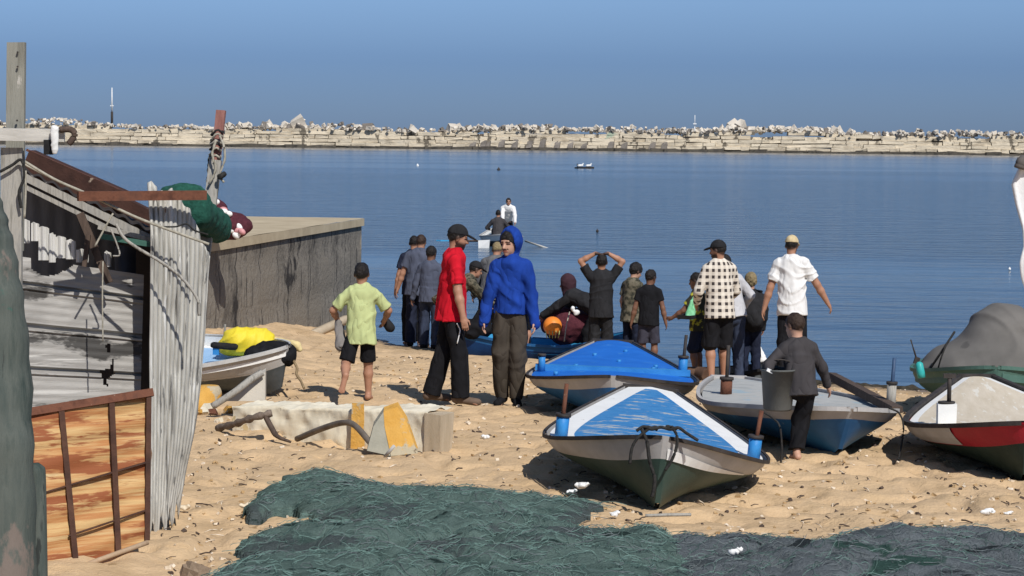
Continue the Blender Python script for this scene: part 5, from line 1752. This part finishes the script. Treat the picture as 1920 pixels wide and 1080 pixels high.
# tray and green bag of the child
tr_ = thing('tray', 'dark tray with green bag carried by the child', 'tray', P(1290, 596, 29.3), (0, 0, R(62)))
b = MB()
b.box((0, 0, 0), (.24, .17, .02))
for s in (-1, 1):
    b.box((s * .125, 0, .017), (.012, .19, .045))
    b.box((0, s * .09, .017), (.236, .012, .045))
b.build('tray_base', BLACKM, tr_)
o = blob('green_bag', [pr(P(1296, 592, 29.28), P(1301, 560, 29.3), .055, .025), pr(P(1290, 592, 29.25), P(1297, 565, 29.25), .04, .02)], .01, mat('mint_green_plastic', [(.16, .48, .24), (.26, .6, .36)], 12, rough=.5), disp=folds(.008, 2, 60))
tag(o, 'mint green plastic bag standing on the tray', 'bag')
# grey bag with the lime boy
o = blob('grey_bag', [pr(wpt(pLime, pLime['wr'][-1] + V3(-.0, -.06, -.0)), wpt(pLime, pLime['wr'][-1] + V3(.03, -.16, -.22)), .035, .065, .03, [((0, 1, 0), 1.3)])], .011, cloth('grey_bag_cloth', (.20, .185, .175), .15), disp=folds(.008, 8, 30))
tag(o, 'grey cloth bag hanging at the left side of the lime-shirted boy', 'bag')
o = blob('dark_bundle', [pr(wpt(pLime, pLime['wr'][1] + V3(.02, .04, -.0)), wpt(pLime, pLime['wr'][1] + V3(.06, .05, -.06)), .045, .05)], .011, BLK2, disp=folds(.008, 9, 30))
tag(o, 'dark bundle in the right hand of the lime-shirted boy', 'bundle')
# load of the blue boat
o = blob('net_heap', [ell(P(1062, 612, 33.3), (.33, .28, .28), .08), ell(P(1092, 612, 33.3), (.20, .25, .24), .08), ell(P(1032, 604, 33.5), (.16, .2, .18), .08)], .02, MAROON, disp=lumps(.05, 7, 5))
tag(o, 'dark maroon net piled in the blue boat', 'net heap')
o = blob('gear_bundle', [ell(P(893, 618, 33.4), (.25, .2, .16), .05), ell(P(905, 600, 33.4), (.14, .14, .16), .05)], .016, BLK, disp=lumps(.05, 9, 8))
tag(o, 'black gear bundle at the left end of the blue boat', 'bundle')
by = thing('buoy', 'orange round buoy hanging on the side of the blue boat', 'buoy', P(1036, 611, 32.75))
blob('float', [pr((0, 0, 0), None, .135)], .012, mat('orange_plastic', [(.72, .20, .025), (.80, .26, .04)], 4, rough=.45), by)
b = MB()
for k in range(5):
    b.tube(curve([(-.10 + .05 * k, -.11, -.06), (-.09 + .045 * k, -.14, -.12), (-.08 + .04 * k, -.11, -.165)], 4), .007, 5)
b.build('rope_tuft', mat('yellow_green_rope', [(.32, .34, .12), (.45, .45, .2)], 20, rough=.9), by)
rope('rope', [P(1058, 640, 32.5), P(1062, 610, 32.6), P(1068, 585, 32.8)], .009, ROPEL, 'pale rope from the blue boat beside the orange buoy')
o = blob('white_bag', [ell(P(1081, 586, 32.6), (.05, .04, .045), .03), ell(P(1074, 578, 32.6), (.03, .03, .04), .03)], .012, WHITEP, disp=folds(.01, 4, 40))
tag(o, 'small white plastic bag under the bending hooded person', 'bag')
o = blob('white_sheet', [pr(P(1427, 672, 31.0), P(1424, 648, 31.0), .075, .012)], .01, WHITEP, disp=folds(.008, 4, 30))
tag(o, 'white peaked cloth standing beyond the grey decked boat', 'cloth')
o = blob('dark_box', [ell(P(1428, 684, 31.0), (.10, .08, .06), .02)], .01, BLACKM, disp=lumps(.01, 20, 4))
tag(o, 'small black lump below the white peaked cloth', 'box')
# oars of the distant boat
def oar(label, a, c, m, mb):
    t = thing('oar', label, 'oar', a)
    d = (c - a)
    b = MB()
    b.tube([Vector((0, 0, 0)), d * .72], .03, 7)
    b.build('shaft', m, t)
    b = MB()
    b.bar(d * .7, d, .17, .035, jit=.004)
    b.build('blade', mb, t)
oar('pale wooden oar reaching out right of the distant boat', P(985, 452, 69.2), P(1048, 473, 67.5), PALEW, WOODG)
oar('oar with light blue blade reaching out left of the distant boat', P(905, 452, 69.2), P(822, 451, 67.5), WOODD, CYAN)
o = MB()
o.box(P(908, 458, 67.6), (.32, .3, .24), jit=.02)
tag(o.build('white_crate', WHITEP), 'white crate at the stern of the distant boat', 'crate')

# ================================================================ SMALL THINGS ON THE WATER AND SHORE
fl = thing('raft', 'tiny dark raft drifting before the breakwater', 'raft', P(1095, 318, 240) * 1.0)
fl.location.z = -.70
b = MB()
b.box((0, 0, .05), (2.0, .6, .16), jit=.06)
b.tube([(-.7, 0, .1), (-.72, 0, .5)], .05, 5)
b.build('float_log', DKRAIL, fl)
for dx, lab in ((-.35, 'left of two white gulls resting on the drifting raft'), (.5, 'right of two white gulls resting on the drifting raft')):
    v = fl.location + Vector((dx, -.05, .28))
    o = blob('gull', [pr(v + Vector((-.18, 0, 0)), v + Vector((.16, 0, .03)), .13, .11), pr(v + Vector((.18, 0, .05)), v + Vector((.24, 0, .22)), .06, .07), pr(v + Vector((-.2, 0, 0)), v + Vector((-.38, 0, .02)), .07, .02)], .03, WHITEP)
    tag(o, lab, 'bird')
for (px, py, r0, m, lab) in ((783, 311, .14, WHITEP, 'small white buoy on the water left of the middle'), (935, 319, .17, DKRAIL, 'small dark buoy on the water before the breakwater'), (1120, 435, .05, DKRAIL, 'tiny dark float on the water right of the distant boat'), (1893, 507, .035, WHITEP, 'tiny white float on the water near the right edge')):
    d = 3.32 * FOC / (py - 255 - (px - 960) * PH)
    v = P(px, py, d)
    v.z = -.66
    o = blob('buoy', [pr(v, None, r0), pr(v, v + Vector((0, 0, r0 * 1.5)), r0 * .4, r0 * .25)], r0 / 5, m)
    tag(o, lab, 'buoy')
for (a, z, lab, s) in ((1440, 1610, 'dark seaweed heap on the waterline behind the grey decked boat', 4), (1560, 1740, 'thin dark seaweed line on the shore left of the teal boat', 5)):
    pts = []
    for k in range(9):
        px = a + (z - a) * k / 8
        v = GD(px, 30.4 - (px - 1440) * .0006)
        pts.append(v + Vector((0, random.uniform(-.1, .1), .0)))
    o = blob('seaweed', [pr(pts[k], pts[k + 1], random.uniform(.05, .09), random.uniform(.05, .09), .03, [((0, 0, 1), 1.6)]) for k in range(8)], .018, mat('dark_seaweed', [(.02, .018, .012), (.06, .05, .035)], 14, rough=.9), disp=lumps(.05, 9, s))
    tag(o, lab, 'seaweed', kind='thing')
o = rope('log', [GD(1292, 28.6) + Vector((0, 0, .05)), GD(1312, 28.6) + Vector((0, 0, .07)), GD(1332, 28.4) + Vector((0, 0, .05))], .10, mat('brown_log', [(.06, .03, .02), (.12, .07, .045)], 6, rough=.9, bump=.4), 'short brown log on the sand behind the bright blue deck', 'log')
# white cloth at the right edge
wc = thing('cloth_pole', 'white cloth hanging from a dark pole at the right picture edge', 'cloth on pole', GD(1965, 9.4))
o_ = wc.location.copy()
prof = [(300, 1917), (318, 1908), (345, 1896), (385, 1904), (430, 1917), (462, 1919), (490, 1912), (515, 1914), (550, 1926), (600, 1945)]
def cf(u, v):
    y = 308 + v * 290
    xl = float(np.interp(y, [q[0] for q in prof], [q[1] for q in prof]))
    return P(xl + (2010 - xl) * u, y, 9.4 + .006 * math.sin(u * 14 + v * 3) + .012 * math.sin(v * 9)) - o_
b = MB()
b.grid(cf, 24, 30)
o = b.build('cloth', mat('bright_white_cloth', [(.74, .74, .74), (.80, .80, .80)], 5, rough=.9), wc)
o.modifiers.new('thickness', 'SOLIDIFY').thickness = .02
b = MB()
b.tube([Vector((0, .1, 0)), P(1965, 290, 9.5) - o_], .022, 8)
b.tube(curve([P(1975, 300, 9.4) - o_, P(1940, 306, 9.37) - o_, P(1918, 302, 9.36) - o_, P(1912, 316, 9.36) - o_], 5), .025, 8)
b.build('pole', mat('grey_brown_pole', [(.08, .07, .065), (.14, .125, .115)], 9, rough=.9), wc)

# litter
o = blob('wood_chunk', [pr(P(1822, 1030, 14.75), P(1872, 1035, 14.7), .07, .09, .02, [((0, .4, 1), 1.8)]), pr(P(1850, 1022, 14.75), P(1878, 1046, 14.7), .06, .04, .02, [((0, .4, 1), 1.6)])], .012, mat('red_brown_wood', [(.055, .022, .016), (.13, .06, .045)], 7, (1, 5, 5), rough=.85, bump=.6), disp=lumps(.03, 12, 7))
tag(o, 'rotten red brown wood chunk lying on the grey net', 'wood')
for k, (px, py, s) in enumerate(((345, 960, .05), (1090, 935, .07), (1070, 948, .05), (1770, 1040, .05), (1850, 968, .06), (1893, 970, .04), (1378, 1065, .05), (720, 935, .04), (1150, 972, .05), (908, 826, .05), (455, 957, .04), (1690, 704, .06), (1672, 706, .05))):
    v = G(px, py)
    hz_ = .10 if py > 1000 or (k in (1, 2)) else .03
    o = blob('scrap', [ell(v + Vector((0, 0, hz_)), (s * .6, s * .45, s * .3), .01), ell(v + Vector((s * .6, 0, hz_ + .01)), (s * .3, s * .4, s * .25), .01)], .007, (WHITEP, mat('cream_scrap', [(.6, .5, .36), (.7, .6, .45)], 6, rough=.8))[k in (0, 7, 10)], disp=lumps(.022, 38, k))
    tag(o, 'scrap of pale litter lying on sand or net', 'litter', 'pale scraps of litter', kind='thing')
o = rock_mesh(77).build('stone', mat('brown_stone', [(.22, .16, .11), (.32, .24, .17)], 5, rough=.9, bump=.5))
o.location, o.scale = G(355, 1073), (.1, .08, .1)
tag(o, 'brown stone at the left tip of the green net', 'stone')
tag(rope('stick', [G(1210, 975) + Vector((0, 0, .03)), G(1250, 975) + Vector((0, 0, .035)), G(1295, 973) + Vector((0, 0, .03))], .012, WOODG), 'thin stick on the sand below the front boat', 'stick')
# shells, twigs and crumbs: too many to count
r_ = random.Random(31)
b = MB()
for k in range(3600):
    d = 13 + 17 * r_.random() ** 1.3
    px = r_.uniform(300, 1930)
    v = GD(px, d)
    zz_ = v.z + float(sand_h(np.array([v.x]), np.array([v.y]))[0])
    v = Vector((v.x, v.y, zz_ + .004))
    t = r_.random()
    if t < .45:
        a_ = r_.uniform(0, 3.1)
        l = r_.uniform(.02, .09)
        q = v + Vector((math.cos(a_) * l, math.sin(a_) * l, r_.uniform(0, .015)))
        b.tube([v, v.lerp(q, .5) + Vector((r_.uniform(-.01, .01), r_.uniform(-.01, .01), .006)), q], r_.uniform(.002, .006), 4, 0 if r_.random() < .7 else 1)
    else:
        s = r_.uniform(.008, .028)
        b.box(v, (s * 1.4, s, s * .7), (r_.uniform(-.6, .6), r_.uniform(-.6, .6), r_.uniform(0, 3)), m=r_.choice((0, 1, 1, 2, 2)), jit=s * .2)
tag(b.build('beach_litter', [WOODD, mat('shell_bits', [(.55, .45, .32), (.72, .62, .5)], 30, rough=.8), mat('sand_clods', [(.36, .24, .12), (.46, .31, .16)], 30, rough=.95)]), 'twigs, shells and crumbs strewn over the sand', 'litter', kind='stuff')
